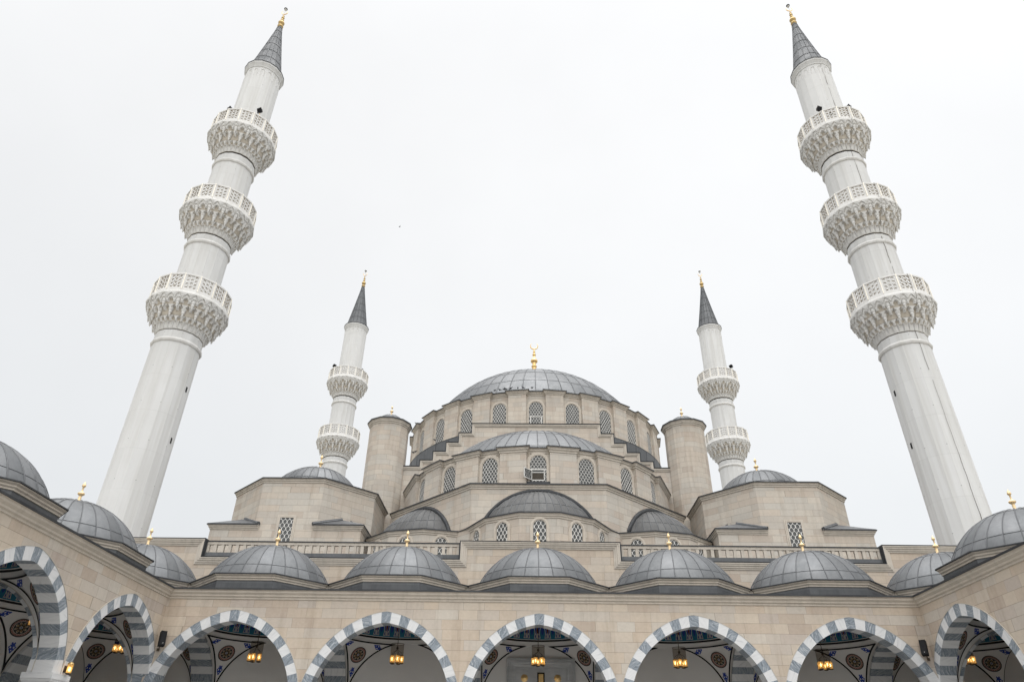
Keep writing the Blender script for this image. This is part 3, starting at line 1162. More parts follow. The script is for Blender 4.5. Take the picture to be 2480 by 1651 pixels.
# ------------------------------------------------------------------ windows
def lattice(mb, w, z0, z1, pitch, ph, sw, inside, y=-0.055, m=M_lattice, x0=None, x1=None):
    """ogee / honeycomb lattice from wavy bars that touch in turn"""
    x0 = -w / 2 if x0 is None else x0
    x1 = w / 2 if x1 is None else x1
    n = int((x1 - x0) / pitch * 2 + 2)
    K = 10
    nz = int((z1 - z0) / ph * K) + 1
    for i in range(-1, n + 1):
        prev = None
        for k in range(nz + 1):
            z = z0 + k * ph / K
            f = (k % K) / K
            tri = 0.5 - 0.5 * cos(2 * PI * f)
            tri = tri * tri * (3 - 2 * tri) if True else tri
            sg = 1 if i % 2 == 0 else -1
            x = x0 + pitch / 2 * i * 1.0 + sg * (tri - 0.5) * (pitch / 2 - sw * 0.35)
            cur = (x, z)
            if prev and inside(prev[0], prev[1]) and inside(x, z) and x0 - 1e-3 <= x <= x1 + 1e-3 and z <= z1:
                (xa, za), (xb, zb) = prev, cur
                h = sw / 2
                for (p, q) in (((-h, y), (h, y)), ((h, y), (h, y + 0.03)), ((-h, y), (-h, y + 0.03))):
                    mb.add([(xa + p[0], p[1], za), (xa + q[0], q[1], za), (xb + q[0], q[1], zb), (xb + p[0], p[1], zb)], m)
            prev = cur


def arch_window(w, h, pitch=0.26, ph=0.36, sw=0.045, fr=0.24, kind=None):
    """local frame: faces -Y, sill at z=0"""
    s_ = w / 2
    spr = h - s_ * 1.04
    N = 10

    def outline(o):
        a = s_ + o
        pts = [(-a, 0.0)]
        for i in range(2 * N + 1):
            f = PI - PI * i / (2 * N)
            pts.append((a * cos(f), spr + (a * 1.04) * sin(f)))
        return pts + [(a, 0.0)]
    mb = MB()
    levels = [(0.0, 0.05), (0.0, -0.075), (0.055, -0.075), (0.06, -0.105), (fr * 0.62, -0.105), (fr * 0.66, -0.07), (fr, -0.07), (fr, 0.05)]
    P = []
    lines = [[(x, d, z) for x, z in outline(o)] for o, d in levels]
    rows = [[lines[k][i] for k in range(len(lines))] for i in range(len(lines[0]))]
    mb.grid(rows, M_wtrim, False)
    win = mb.build('window')
    gl = MB()
    gl.add([(x, -0.012, z) for x, z in outline(0.01)], M_glass if kind != 'open' else M_glass)
    gl.build('glass', win)
    gr = MB()
    o = 0.02

    def inside(x, z):
        if z < -0.01 or abs(x) > s_ + o:
            return False
        if z > spr:
            return x * x + ((z - spr) / 1.04) ** 2 < (s_ + o) ** 2
        return True
    zlow = 0.0
    if kind == 'open':
        zm = h * 0.47
        lattice(gr, w, zm, h, pitch, ph, sw, inside)
        lattice(gr, w, 0.0, zm - 0.03, pitch, ph, sw, lambda x, z: inside(x, z) and (x > s_ - pitch * 0.8 or z < 0.12))
        gr.box(-s_, s_, -0.075, -0.02, zm - 0.05, zm + 0.03, M_lattice)
        fx0, fx1 = -s_ + 0.16, s_ - 0.2
        for b in ((fx0 - 0.05, fx0, 0.15, zm - 0.05), (fx1, fx1 + 0.05, 0.15, zm - 0.05), (fx0, fx1, 0.10, 0.17), (fx0, fx1, zm - 0.26, zm - 0.21)):
            gr.box(b[0], b[1], -0.07, -0.02, b[2], b[3], M_lattice)
        gr.build('lattice', win)
        dk = MB()
        dk.add([(fx0, -0.03, 0.17), (fx1, -0.03, 0.17), (fx1, -0.03, zm - 0.26), (fx0, -0.03, zm - 0.26)], M_dark)
        dk.build('dark_opening', win)
        lf = MB()
        lw = fx1 - fx0
        lattice(lf, lw, 0.0, zm - 0.25, pitch, ph, sw, lambda x, z: 0 <= x <= lw and 0 <= z <= zm - 0.25, 0.0, M_lattice, 0.0, lw)
        for b in ((0, 0.045, 0, zm - 0.22), (lw - 0.045, lw, 0, zm - 0.22), (0.045, lw - 0.045, 0, 0.045), (0.045, lw - 0.045, zm - 0.265, zm - 0.22)):
            lf.box(b[0], b[1], -0.012, 0.035, b[2], b[3], M_lattice)
        lf.add([(0.02, 0.018, 0.02), (lw - 0.02, 0.018, 0.02), (lw - 0.02, 0.018, zm - 0.24), (0.02, 0.018, zm - 0.24)], M_glass)
        leaf = lf.build('casement', win, (fx0 - 0.02, -0.09, 0.12), R(180 + 48))
        leaf['label'] = 'lattice casement swung open to the left'
        win['label'] = 'arched window with its lower casement swung open'
        sl = MB()
        sl.box(-s_ - fr - 0.02, s_ + fr + 0.02, -0.16, 0.04, -0.16, 0.0, M_leadd)
        sl.build('sill', win)
    elif kind == 'split':
        zm = h * 0.42
        lattice(gr, w, zm, h, pitch, ph, sw, inside)
        lattice(gr, w, 0.0, zm - 0.06, pitch, ph, sw, inside)
        gr.box(-s_, s_, -0.085, -0.02, zm - 0.06, zm + 0.01, M_lattice)
        for b in ((-s_ + 0.12, -s_ + 0.2), (s_ - 0.2, s_ - 0.12)):
            gr.box(b[0], b[1], -0.085, -0.02, 0, zm - 0.06, M_lattice)
        gr.build('lattice', win)
        win['label'] = 'arched window split by a bar with a framed lower casement'
    else:
        lattice(gr, w, 0.0, h, pitch, ph, sw, inside)
        gr.build('lattice', win)
    return win


def rect_window(w, h):
    mb = MB()
    p = [(-w / 2, 0.0), (-w / 2, h), (w / 2, h), (w / 2, 0.0)]

    def o(k):
        return [(-w / 2 - k, 0.0), (-w / 2 - k, h + k), (w / 2 + k, h + k), (w / 2 + k, 0.0)]
    levels = [(0.0, 0.05), (0.0, -0.05), (0.10, -0.06), (0.105, -0.03), (0.20, -0.035), (0.20, 0.05)]
    rows = [[(o(k)[i][0], d, o(k)[i][1]) for k, d in levels] for i in range(4)]
    mb.grid(rows, M_wtrim, False)
    win = mb.build('window')
    gl = MB()
    gl.add([(x, -0.008, z) for x, z in o(0.01)], M_glass)
    gl.build('glass', win)
    gr = MB()
    lattice(gr, w, 0.0, h, 0.31, 0.52, 0.042, lambda x, z: abs(x) <= w / 2 + 0.02 and -0.01 <= z <= h + 0.02, -0.04)
    gr.build('lattice', win)
    return win


# ------------------------------------------------------------------ prayer hall
HX = 0.2
YC = 72.0
hall = empty('prayer_hall', (HX, 60, 0), 'beige stone prayer hall of stepped tiers under one great grey dome', 'mosque')
HO = hall.location.copy()


def hb(mb, name, parent=None):
    """build with world-like coordinates whose x is measured from the hall axis"""
    return mb.build(name, parent or hall, org=(0, 60, 0))


def hplace(o, x, y, z, rz):
    o.parent = hall
    o.location = (x, y - 60, z)
    o.rotation_euler = (0, 0, rz)


# lower block and its front screen wall
Y0 = 43.1
zTop, zBal, zC1, zC0 = 14.17, 14.08, 13.05, 12.60
NX0, NX1 = 4.9, 20.9
mb = MB()
for x0, x1, zt in ((-31.5, -NX1, zTop - 0.05), (-NX1, -NX0, zC1), (-NX0, NX0, zTop - 0.05), (NX0, NX1, zC1), (NX1, 31.5, zTop - 0.05)):
    mb.box(x0, x1, Y0, Y0 + 0.7, 9.0, zt, M_stone)
mb.box(-31.5, -2.4, Y0, Y0 + 0.7, 0.0, 9.0, M_stone)
mb.box(2.4, 31.5, Y0, Y0 + 0.7, 0.0, 9.0, M_stone)
mb.box(-24.6, 24.6, Y0 + 0.7, 98.0, 0.0, 12.9, M_hall)
hb(mb, 'front_wall')
mb = MB()
mb.box(-31.6, 31.6, Y0 + 0.02, 45.2, 12.90, 12.96, M_leads)
mb.box(-24.7, 24.7, 45.2, 98.1, 12.90, 12.96, M_leads)
hb(mb, 'terrace_roof')
# moulding that follows the stepped top edge, in elevation (x, z)
E_ = [(-31.5, zTop), (-NX1, zTop), (-NX1, zC1), (-NX0, zC1), (-NX0, zTop), (NX0, zTop), (NX0, zC1), (NX1, zC1), (NX1, zTop), (31.5, zTop)]
mb = MB()
T_ = lambda p: (p[0], Y0 - p[2], p[1])
prof = [(-0.40, 0.0), (-0.40, 0.05), (-0.31, 0.06), (-0.30, 0.10), (-0.19, 0.11), (-0.18, 0.155), (-0.075, 0.165), (-0.07, 0.20), (0.0, 0.205), (0.0, -0.3)]
mb.sweep(E_, prof, [M_dtrim] * 9, False, -1, T_)
mb.sweep(E_, [(0.0, 0.21), (0.05, 0.23), (0.05, -0.35)], M_leadd, False, -1, T_)
hb(mb, 'cornice')
for sg in (-1, 1):
    bl = MB()
    xa, xb = sorted((sg * (NX0 + 0.06), sg * (NX1 - 0.06)))
    yb_ = Y0 + 0.06
    bl.box(xa, xb, yb_, yb_ + 0.35, zC1 + 0.02, zC1 + 0.36, M_leads)
    bl.box(xa, xb, yb_ + 0.03, yb_ + 0.25, zBal - 0.17, zBal, M_dtrim)
    bl.box(xa, xb, yb_ - 0.02, yb_ + 0.29, zBal + 0.002, zBal + 0.06, M_leadd)
    n = int(round((xb - xa) / 0.465))
    for i in range(n + 1):
        x = xa + 0.1 + (xb - xa - 0.2) * i / n
        bl.box(x - 0.095, x + 0.095, yb_ + 0.05, yb_ + 0.23, zC1 + 0.36, zBal - 0.17, M_dtrim)
    for x in (xa, xb):
        bl.box(x - 0.05, x + 0.05, yb_ - 0.05, yb_ + 0.38, zC1 + 0.02, zBal + 0.065, M_leadd)
    hb(bl, 'balustrade')

# octagonal corner blocks
OCT_W = rect_window(0.97, 2.9)
first_oct = True
for sg in (-1, 1):
    cx, cy, h = sg * 17.98, 54.0, 5.40
    mb = MB()
    z0, zs, zt = 12.9, 16.55, 20.1
    sq = [(cx - h, cy + h), (cx - h, cy - h), (cx + h, cy - h), (cx + h, cy + h)]
    mb.wall(sq, z0, zs, M_hall)
    oc = oct_path(cx, cy, h - 0.003)
    mb.wall(oc + [oc[0]], zs - 0.3, zt, M_hall)
    blk = hb(mb, 'corner_block')
    mb = MB()
    prof = [(0, zt - 0.10), (0.06, zt - 0.08), (0.06, zt - 0.0), (0.13, zt + 0.06), (0.13, zt + 0.13), (0.20, zt + 0.19), (0.24, zt + 0.195), (0.24, zt + 0.27), (-0.6, zt + 0.42)]
    mb.sweep(oc, prof, [M_dtrim] * 5 + [M_leadd] * 3, True)
    mb.poly(oct_path(cx, cy, h - 0.5), zt + 0.40, M_leads)
    hb(mb, 'block_cornice', blk)
    # little lead roofs over the four square corners
    kk = h * 0.4142
    for qx in (-1, 1):
        for qy in (-1, 1):
            mb = MB()
            A = (cx + qx * h, cy + qy * h)
            B = (cx + qx * (kk - 0.3), cy + qy * h)
            Cc = (cx + qx * h, cy + qy * (kk - 0.3))
            path = [B, A, Cc] if qx * qy < 0 else [Cc, A, B]
            if (qx, qy) in ((1, -1), (-1, 1)):
                path = [B, A, Cc]
            sd_ = 1 if (qx, qy) in ((1, -1), (-1, 1)) else 1
            pr = [(-0.15, zs - 0.05), (0.05, zs - 0.03), (0.05, zs + 0.04), (0.12, zs + 0.09), (0.12, zs + 0.15), (0.19, zs + 0.21), (0.19, zs + 0.26), (0.235, zs + 0.265), (0.235, zs + 0.33), (-0.1, zs + 0.37)]
            mb.sweep(path, pr, [M_dtrim] * 6 + [M_leadd] * 3, False, sd_)
            # end returns of the cornice
            for pt, dr in ((B, (-qx, 0)), (Cc, (0, -qy))):
                nx_, ny_ = (0, qy) if pt is B else (qx, 0)
                pts = [(pt[0] + nx_ * o, pt[1] + ny_ * o, z) for o, z in pr]
                mb.add(pts, M_dtrim)
            ax, ay = A
            D1 = (cx + qx * kk, cy + qy * h)
            D2 = (cx + qx * h, cy + qy * kk)
            mid = ((D1[0] + D2[0]) / 2, (D1[1] + D2[1]) / 2)
            e1 = (B[0], B[1] + qy * 0.2, zs + 0.36)
            e2 = (Cc[0] + qx * 0.2, Cc[1], zs + 0.36)
            ao = (ax + qx * 0.2, ay + qy * 0.2, zs + 0.36)
            r1 = (mid[0] + (D1[0] - mid[0]) * 0.15, mid[1] + (D1[1] - mid[1]) * 0.15, zs + 1.15)
            r2 = (mid[0] + (D2[0] - mid[0]) * 0.15, mid[1] + (D2[1] - mid[1]) * 0.15, zs + 1.15)
            # two slopes that rise to the octagon face
            mb.add([e1, ao, r1], M_leads)
            mb.add([ao, e2, r2], M_leads)
            mb.add([ao, r2, r1], M_leads)
            # upstand flashing along the octagon face
            for P1, P2 in ((e1, r1), (e2, r2)):
                mb.tube([P1, P2], 0.15, M_leads, 5)
            hb(mb, 'corner_roof', blk)
    d = MB()
    sphere_dome(d, cx, cy, 19.25, 3.93, zt + 0.40, 34, [0.2, 0.55], rw=0.04)
    dm = hb(d, 'corner_dome')
    finial_small(1.25, 'finial', dm, (cx, cy - 60, 23.16))
    w_ = OCT_W if first_oct else copy_tree(OCT_W)
    first_oct = False
    hplace(w_, cx + 0.03 * sg, cy - h, 14.50, 0)

# semi-octagonal base of the front half dome
PX, PY, PH, PZ = 0.0, 58.7, 11.5, 19.30
pk = PH * 0.4142
poly = [(-PH, PY), (-PH, PY - pk), (-pk, PY - PH), (pk, PY - PH), (PH, PY - pk), (PH, PY)]
mb = MB()
mb.wall(poly, 12.9, PZ, M_hall)
hb(mb, 'half_dome_base')
mb = MB()
prof = [(0, PZ - 0.16), (0.06, PZ - 0.14), (0.06, PZ - 0.05), (0.13, PZ + 0.0), (0.13, PZ + 0.09), (0.20, PZ + 0.14), (0.24, PZ + 0.145), (0.24, PZ + 0.23), (-0.9, PZ + 0.36)]
mb.sweep(poly, prof, [M_dtrim] * 5 + [M_leadd] * 3, False, 1)
mb.poly([(x * 0.985, PY + (y - PY) * 0.985) for x, y in poly], PZ + 0.34, M_leads)
hb(mb, 'half_dome_base_cornice')

# exedrae
EX_W = arch_window(0.84, 1.62, 0.28, 0.47, 0.042, 0.2)
first_ex = True
EXP = {}
for rot in (0.0, R(45), -R(45)):
    Rm = lambda x, y: (x * cos(rot) - (y - PY) * sin(rot), PY + x * sin(rot) + (y - PY) * cos(rot))
    ecx, ecy = (0.0 if rot == 0 else (1.3 if rot > 0 else -1.3)), 48.7
    ap = 4.80
    rc = ap / cos(R(15))
    pts = [(ecx + rc * sin(R(a)), ecy - rc * cos(R(a))) for a in (-105, -75, -45, -15, 15, 45, 75, 105)]
    pts = [Rm(*p) for p in pts]
    EXP[0 if rot == 0 else (1 if rot > 0 else -1)] = pts
    ez = 16.05
    mb = MB()
    mb.wall(pts, 12.9, ez, M_hall)
    ew = hb(mb, 'exedra_wall')
    mb = MB()
    prof = [(0, ez - 0.05), (0.05, ez - 0.03), (0.05, ez + 0.05), (0.12, ez + 0.10), (0.12, ez + 0.17), (0.19, ez + 0.24), (0.22, ez + 0.245), (0.22, ez + 0.33), (-0.75, ez + 0.55)]
    mb.sweep(pts, prof, [M_dtrim] * 5 + [M_leadd] * 3, False, 1)
    hb(mb, 'exedra_cornice', ew)
    d = MB()
    c0 = Rm(ecx, ecy)
    sphere_dome(d, c0[0], c0[1], 14.7, 4.54, ez + 0.36, 30, [0.22], M_leadx, 0.035, rot - PI - R(24), rot + R(24), nv=12)
    # thick rolled edge where the half dome meets the wall behind
    rim = []
    yp = PY - PH - 0.03
    rr = sqrt(4.54 ** 2 - (ecy - yp) ** 2)
    a_s = math.asin((ez + 0.3 - 14.7) / rr)
    for i in range(29):
        a = a_s + (PI - 2 * a_s) * i / 28
        p = Rm(ecx + (rr + 0.05) * cos(a), yp)
        rim.append((p[0], p[1], 14.7 + (rr + 0.05) * sin(a)))
    d.tube(rim, 0.16, M_leadd, 8)
    hb(d, 'exedra_dome')
    for a in (-60, -30, 0, 30, 60):
        w_ = EX_W if first_ex else copy_tree(EX_W)
        first_ex = False
        p = Rm(ecx + ap * sin(R(a)), ecy - ap * cos(R(a)))
        hplace(w_, p[0], p[1], 14.25, R(a) + rot)
# short walls that join the exedrae, with lead valleys behind
for A_, B_, sg in ((EXP[-1][6], EXP[0][1], -1), (EXP[0][6], EXP[1][1], 1)):
    mb = MB()
    mb.wall([A_, B_], 12.9, 16.0, M_hall)
    mb.sweep([A_, B_], [(0, 15.98), (0.05, 16.02), (0.05, 16.10), (0.12, 16.15), (0.12, 16.22), (0.19, 16.29), (0.22, 16.295), (0.22, 16.37), (-0.3, 16.46)], [M_dtrim] * 5 + [M_leadd] * 3, False, 1)
    mb.add([(A_[0], A_[1], 16.42), (B_[0], B_[1], 16.42), (sg * 4.0, 47.24, 16.47), (sg * 4.77, 47.24, 16.50), (sg * 6.0, 48.47, 16.47)], M_leadx)
    hb(mb, 'valley_wall')
# infill walls and lead roofs between side exedrae and corner blocks
for sg in (-1, 1):
    mb = MB()
    fp = [(sg * 12.58, 50.4), (sg * 11.2, 51.0), (sg * 9.6, 53.5)]
    if sg > 0:
        fp2 = fp[::-1]
    else:
        fp2 = fp
    mb.wall(fp2, 12.9, 16.1, M_hall)
    pr = [(0, 16.0), (0.06, 16.02), (0.06, 16.1), (0.13, 16.15), (0.13, 16.22), (0.2, 16.29), (0.23, 16.295), (0.23, 16.38), (-0.2, 16.45)]
    mb.sweep(fp2, pr, [M_dtrim] * 5 + [M_leadd] * 3, False, 1)
    mb.add([(sg * 12.57, 50.3, 16.44), (sg * 11.2, 50.95, 16.44), (sg * 9.6, 54.2, 17.6), (sg * 12.57, 55.0, 17.9)], M_leads)
    mb.tube([(sg * 12.5, 50.4, 16.5), (sg * 12.5, 54.8, 17.9)], 0.12, M_leadd, 6)
    hb(mb, 'infill_wall')


def pilaster_path(cx, cy, rw, rp, step, half, n0, n1, first_pil):
    """plan path with pilasters: angles from the front (-Y), in degrees; travels with increasing angle"""
    pts = []
    for i in range(n0, n1 + 1):
        c = (i + (0.5 if first_pil else 0)) * step
        for a, r in ((c - half, rw), (c - half, rp), (c + half, rp), (c + half, rw)):
            aa = R(a)
            if r == rw:
                # keep jambs square to the pilaster face
                dl = (rp - rw) * 0.0
            pts.append((cx + r * sin(aa), cy - r * cos(aa)))
    return pts


# drum of the front half dome
SX, SY = 0.0, 58.7
mb = MB()
SW, SP = 10.66, 11.0
zb_, zt_ = PZ + 0.2, 22.35
path = pilaster_path(SX, SY, SW, SP, 19.5, 5.2, -3, 2, True)
path = [(-11.3, 58.4), (-11.3, 57.7), (SX - SP * sin(R(63.05)), SY - SP * cos(R(63.05)))] + [(SX - SW * sin(R(63.05)), SY - SW * cos(R(63.05)))] + path
path = path + [(SX + SW * sin(R(63.05)), SY - SW * cos(R(63.05)))] + [(SX + SP * sin(R(63.05)), SY - SP * cos(R(63.05))), (11.3, 57.7), (11.3, 58.4)]
mb.wall(path, zb_, zt_, M_hall)
sdrum = hb(mb, 'half_dome_drum')
mb = MB()
prof = [(0, zt_ - 0.12), (0.06, zt_ - 0.10), (0.06, zt_ - 0.0), (0.15, zt_ + 0.08), (0.15, zt_ + 0.17), (0.24, zt_ + 0.24), (0.27, zt_ + 0.245), (0.27, zt_ + 0.33), (-1.75, zt_ + 0.58)]
mb.sweep(path, prof, [M_dtrim] * 5 + [M_leadd] * 3, False, 1)
hb(mb, 'half_dome_cornice', sdrum)
d = MB()
sphere_dome(d, SX, SY, 16.37, 11.52, zt_ + 0.40, 34, [0.10, 0.38, 0.66], M_lead, 0.05, -PI - R(6), R(6), nv=16)
hb(d, 'half_dome')
SD_W = arch_window(1.22, 2.05, 0.25, 0.40, 0.038, 0.28)
SD_O = arch_window(1.22, 2.05, 0.25, 0.40, 0.038, 0.28, 'open')
first_sd = True
for i in range(-3, 4):
    a = R(19.5 * i)
    rwin = SW * cos(R(19.5 / 2 - 5.2)) + 0.01
    if i == 0:
        w_ = SD_O
    else:
        w_ = SD_W if first_sd else copy_tree(SD_W)
        first_sd = False
    hplace(w_, SX + rwin * sin(a), SY - rwin * cos(a), 20.02, a)

# stepped wall in front of the great drum (and a plain square block behind it)
WYF = 58.2
steps = [(5.87, 29.44), (7.02, 28.50), (8.12, 27.55), (9.25, 26.66), (10.37, 25.82), (12.6, 25.22)]
E2 = []
for i, (x, z) in enumerate(steps):
    if i == 0:
        E2 += [(x, z)]
    else:
        E2 += [(steps[i - 1][0], z), (x, z)]
E2 = [(-x, z) for x, z in reversed(E2)] + E2
mb = MB()
for i, (x, z) in enumerate(steps):
    if i == 0:
        mb.box(-x, x, WYF, WYF + 0.9, 16.0, z - 0.03, M_hall)
    else:
        xp = steps[i - 1][0]
        mb.box(xp, x, WYF, WYF + 0.9, 16.0, z - 0.03, M_hall)
        mb.box(-x, -xp, WYF, WYF + 0.9, 16.0, z - 0.03, M_hall)
mb.box(-13.6, 13.6, WYF + 0.9, 2 * YC - WYF, 12.9, 25.0, M_hall)
stw = hb(mb, 'stepped_wall')
mb = MB()
T2 = lambda p: (p[0], WYF - p[2], p[1])
mb.sweep(E2, [(-0.24, 0.0), (-0.24, 0.07), (-0.13, 0.085), (-0.12, 0.13), (0.0, 0.14), (0.0, -0.5)], M_dtrim, False, -1, T2)
mb.sweep(E2, [(0.0, 0.16), (0.08, 0.19), (0.08, -0.95)], M_leadd, False, -1, T2)
hb(mb, 'stepped_coping', stw)

# lead-clad base ring of the great drum
mb = MB()
RB = 13.72
nb_ = 96
mb.lathe([(RB, 24.9), (RB, 29.25), (RB + 0.03, 29.3), (12.9, 29.5)], nb_, M_leads, (0, YC, 0), smooth=False, uvf=lambda i, j: (i / 2 + 0.01, 0.5))
for i in range(48):
    a = 2 * PI * i / 48
    mb.tube([(RB * cos(a), YC + RB * sin(a), 24.95), (RB * cos(a), YC + RB * sin(a), 29.3)], 0.035, M_seam, 5)
for sx in (-1, 1):
    for sy in (-1, 1):
        mb.add([(sx * 13.6, YC + sy * 13.6, 25.05), (sx * 13.6, YC + sy * 3, 25.05), (sx * 9.5, YC + sy * 9.5, 26.6), (sx * 3, YC + sy * 13.6, 25.05)], M_leads)
hb(mb, 'drum_base')

# great drum
mb = MB()
DW, DP = 13.27, 13.58
zd0, zd1 = 29.35, 32.85
path = pilaster_path(0, YC, DW, DP, 15, 3.62, -12, 11, True)
mb.wall(path + [path[0]], zd0, zd1, M_hall)
drum = hb(mb, 'great_drum')
mb = MB()
prof = [(0, zd1 - 0.10), (0.06, zd1 - 0.08), (0.06, zd1 + 0.0), (0.15, zd1 + 0.08), (0.15, zd1 + 0.15), (0.25, zd1 + 0.23), (0.29, zd1 + 0.235), (0.29, zd1 + 0.33), (-1.7, zd1 + 0.56)]
mb.sweep(path, prof, [M_dtrim] * 5 + [M_leadd] * 3, True, 1)
# plinth strips under the pilasters
for i in range(24):
    c = (i + 0.5) * 15
    pp = [(DP * sin(R(c - 3.9)), YC - DP * cos(R(c - 3.9))), (DP * sin(R(c + 3.9)), YC - DP * cos(R(c + 3.9)))]
    mb.sweep(pp, [(-0.2, zd0 - 0.12), (0.10, zd0 - 0.10), (0.10, zd0 + 0.05), (0.0, zd0 + 0.11)], M_dtrim, False, 1)
hb(mb, 'great_drum_cornice', drum)
d = MB()
sphere_dome(d, 0, YC, 27.86, 13.42, zd1 + 0.40, 56, [0.05, 0.2, 0.36, 0.53, 0.72], M_lead, 0.055, nv=20)
gd = hb(d, 'great_dome')
GD_W = arch_window(1.32, 2.62, 0.258, 0.43, 0.042, 0.26)
GD_S = arch_window(1.32, 2.62, 0.258, 0.43, 0.042, 0.26, 'split')
first_gd = True
for i in range(-6, 7):
    a = R(15 * i)
    rwin = DW * cos(R(7.5 - 3.62)) + 0.01
    if i == 0:
        w_ = GD_S
    else:
        w_ = GD_W if first_gd else copy_tree(GD_W)
        first_gd = False
    hplace(w_, rwin * sin(a), YC - rwin * cos(a), 29.45, a)


def crescent(mb, c, r, tube_r, m, gap=R(42), n=26):
    pts, rs = [], []
    for i in range(n + 1):
        a = PI / 2 + gap + (2 * PI - 2 * gap) * i / n
        pts.append((c[0] + r * cos(a), c[1], c[2] + r * sin(a)))
        k = 1 - abs(i / n - 0.5) * 2
        rs.append(tube_r * (0.25 + 0.75 * min(1, k * 1.6)))
    mb.tube(pts, rs, m, 7)


# big gilded finial of the great dome (its foot is hidden behind the dome's brow)
mb = MB()
fz = 41.1
prof = [(0.0, 0.0), (0.40, 0.0), (0.38, 1.1), (0.44, 1.55), (0.46, 1.75), (0.42, 1.9), (0.24, 2.08), (0.20, 2.2), (0.25, 2.32), (0.22, 2.44), (0.19, 2.50), (0.32, 2.56), (0.33, 2.66), (0.22, 2.72), (0.20, 2.85), (0.23, 2.98), (0.20, 3.10), (0.20, 3.16), (0.38, 3.24), (0.43, 3.36), (0.40, 3.48), (0.26, 3.66), (0.16, 3.85), (0.12, 4.08), (0.12, 4.14), (0.21, 4.19), (0.22, 4.27), (0.12, 4.32), (0.16, 4.40), (0.10, 4.50), (0.08, 4.58), (0.15, 4.63), (0.15, 4.70), (0.08, 4.74), (0.10, 4.84), (0.05, 4.98), (0.03, 5.12), (0, 5.13)]
mb.lathe(prof, 20, M_gold, (0, YC, fz))
crescent(mb, (0, YC, fz + 5.53), 0.45, 0.075, M_gold)
hb(mb, 'finial', gd)

# turrets
tp = None
for sx in (-1, 1):
    for sy in (-1, 1):
        if tp is None:
            mb = MB()
            n = 12
            pth = oct_path(0, 0, 1.72, n)
            mb.wall(pth + [pth[0]], 12.9, 29.0, M_hall)
            tp = mb.build('turret')
            mb = MB()
            zt = 29.0
            prof = [(0, zt - 0.12), (0.06, zt - 0.1), (0.06, zt + 0.0), (0.14, zt + 0.06), (0.15, zt + 0.16), (0.24, zt + 0.28), (0.28, zt + 0.285), (0.28, zt + 0.40), (-0.55, zt + 0.56)]
            mb.sweep(pth, prof, [M_dtrim] * 5 + [M_leadd] * 3, True)
            mb.build('turret_cornice', tp)
            d = MB()
            sphere_dome(d, 0, 0, 29.0, 1.42, 29.5, 16, [0.3], M_lead, 0.03, nv=10)
            cap = d.build('turret_cap', tp)
            fs = finial_small(1.0, 'finial', None, (0, 0, 30.38))
            fs.parent = tp
            t_ = tp
        else:
            t_ = copy_tree(tp)
        hplace(t_, sx * 13.55, YC + sy * 13.5, 0, 0 if sx > 0 else PI)

# marble portal behind the middle arch
mb = MB()
yd = yb
for k, (x, zt, d) in enumerate(((1.90, 7.57, 0.24), (1.72, 7.42, 0.20), (1.58, 7.24, 0.13), (1.48, 7.04, 0.06))):
    pass
E3 = [(-1.92, 0.0), (-1.92, 7.58), (1.92, 7.58), (1.92, 0.0)]
T3 = lambda p: (p[0], yd - p[2], p[1])
mb.sweep(E3, [(0.0, -0.05), (0.0, 0.20), (-0.10, 0.22), (-0.11, 0.17), (-0.20, 0.18), (-0.21, 0.13), (-0.32, 0.10), (-0.33, 0.06), (-0.46, 0.04), (-0.47, -0.1)], M_doorm, False, -1, T3)
mb.box(-1.45, 1.45, yd - 0.0, yd + 0.2, 0.0, 7.11, M_doorm)
for x in (-0.42, 0.42):
    mb.box(x - 0.02, x + 0.02, yd - 0.015, yd + 0.01, 4.2, 7.08, M_doorm)
por = hb(mb, 'portal')
mb = MB()
for x in (-0.93, 0.93):
    P = []
    for i in range(24):
        a = 2 * PI * i / 24
        k = 1.0 + (0.12 if i % 2 else 0.0)
        P.append([(x + 0.185 * k * r * cos(a), yd - 0.03 - 0.05 * (1 - r), 6.57 + 0.185 * k * r * sin(a)) for r in (0.0, 0.4, 0.8, 1.0)])
    mb.grid(P, M_gold, True, None, True)
mb.build('gilded_boss', por, org=(0, 60, 0))
mb = MB()
mb.box(-0.2, 0.2, yd - 0.05, yd - 0.001, 6.22, 6.86, M_black)
mb.box(-0.13, 0.13, yd - 0.06, yd - 0.051, 6.3, 6.78, M_bronze)
mb.box(-0.40, 0.40, yd - 0.04, yd - 0.001, 5.7, 6.2, M_doorm)
mb.build('inscription_panel', por, org=(0, 60, 0))
mb = MB()
mb.box(-1.2, 1.2, yd - 0.06, yd + 0.05, 0.0, 4.1, M_bronze)
for x in (-0.6, 0.6):
    for z in (0.4, 1.6, 2.8):
        mb.box(x - 0.45, x + 0.45, yd - 0.09, yd - 0.05, z, z + 1.0, M_iron)
mb.build('portal_door', por, org=(0, 60, 0))


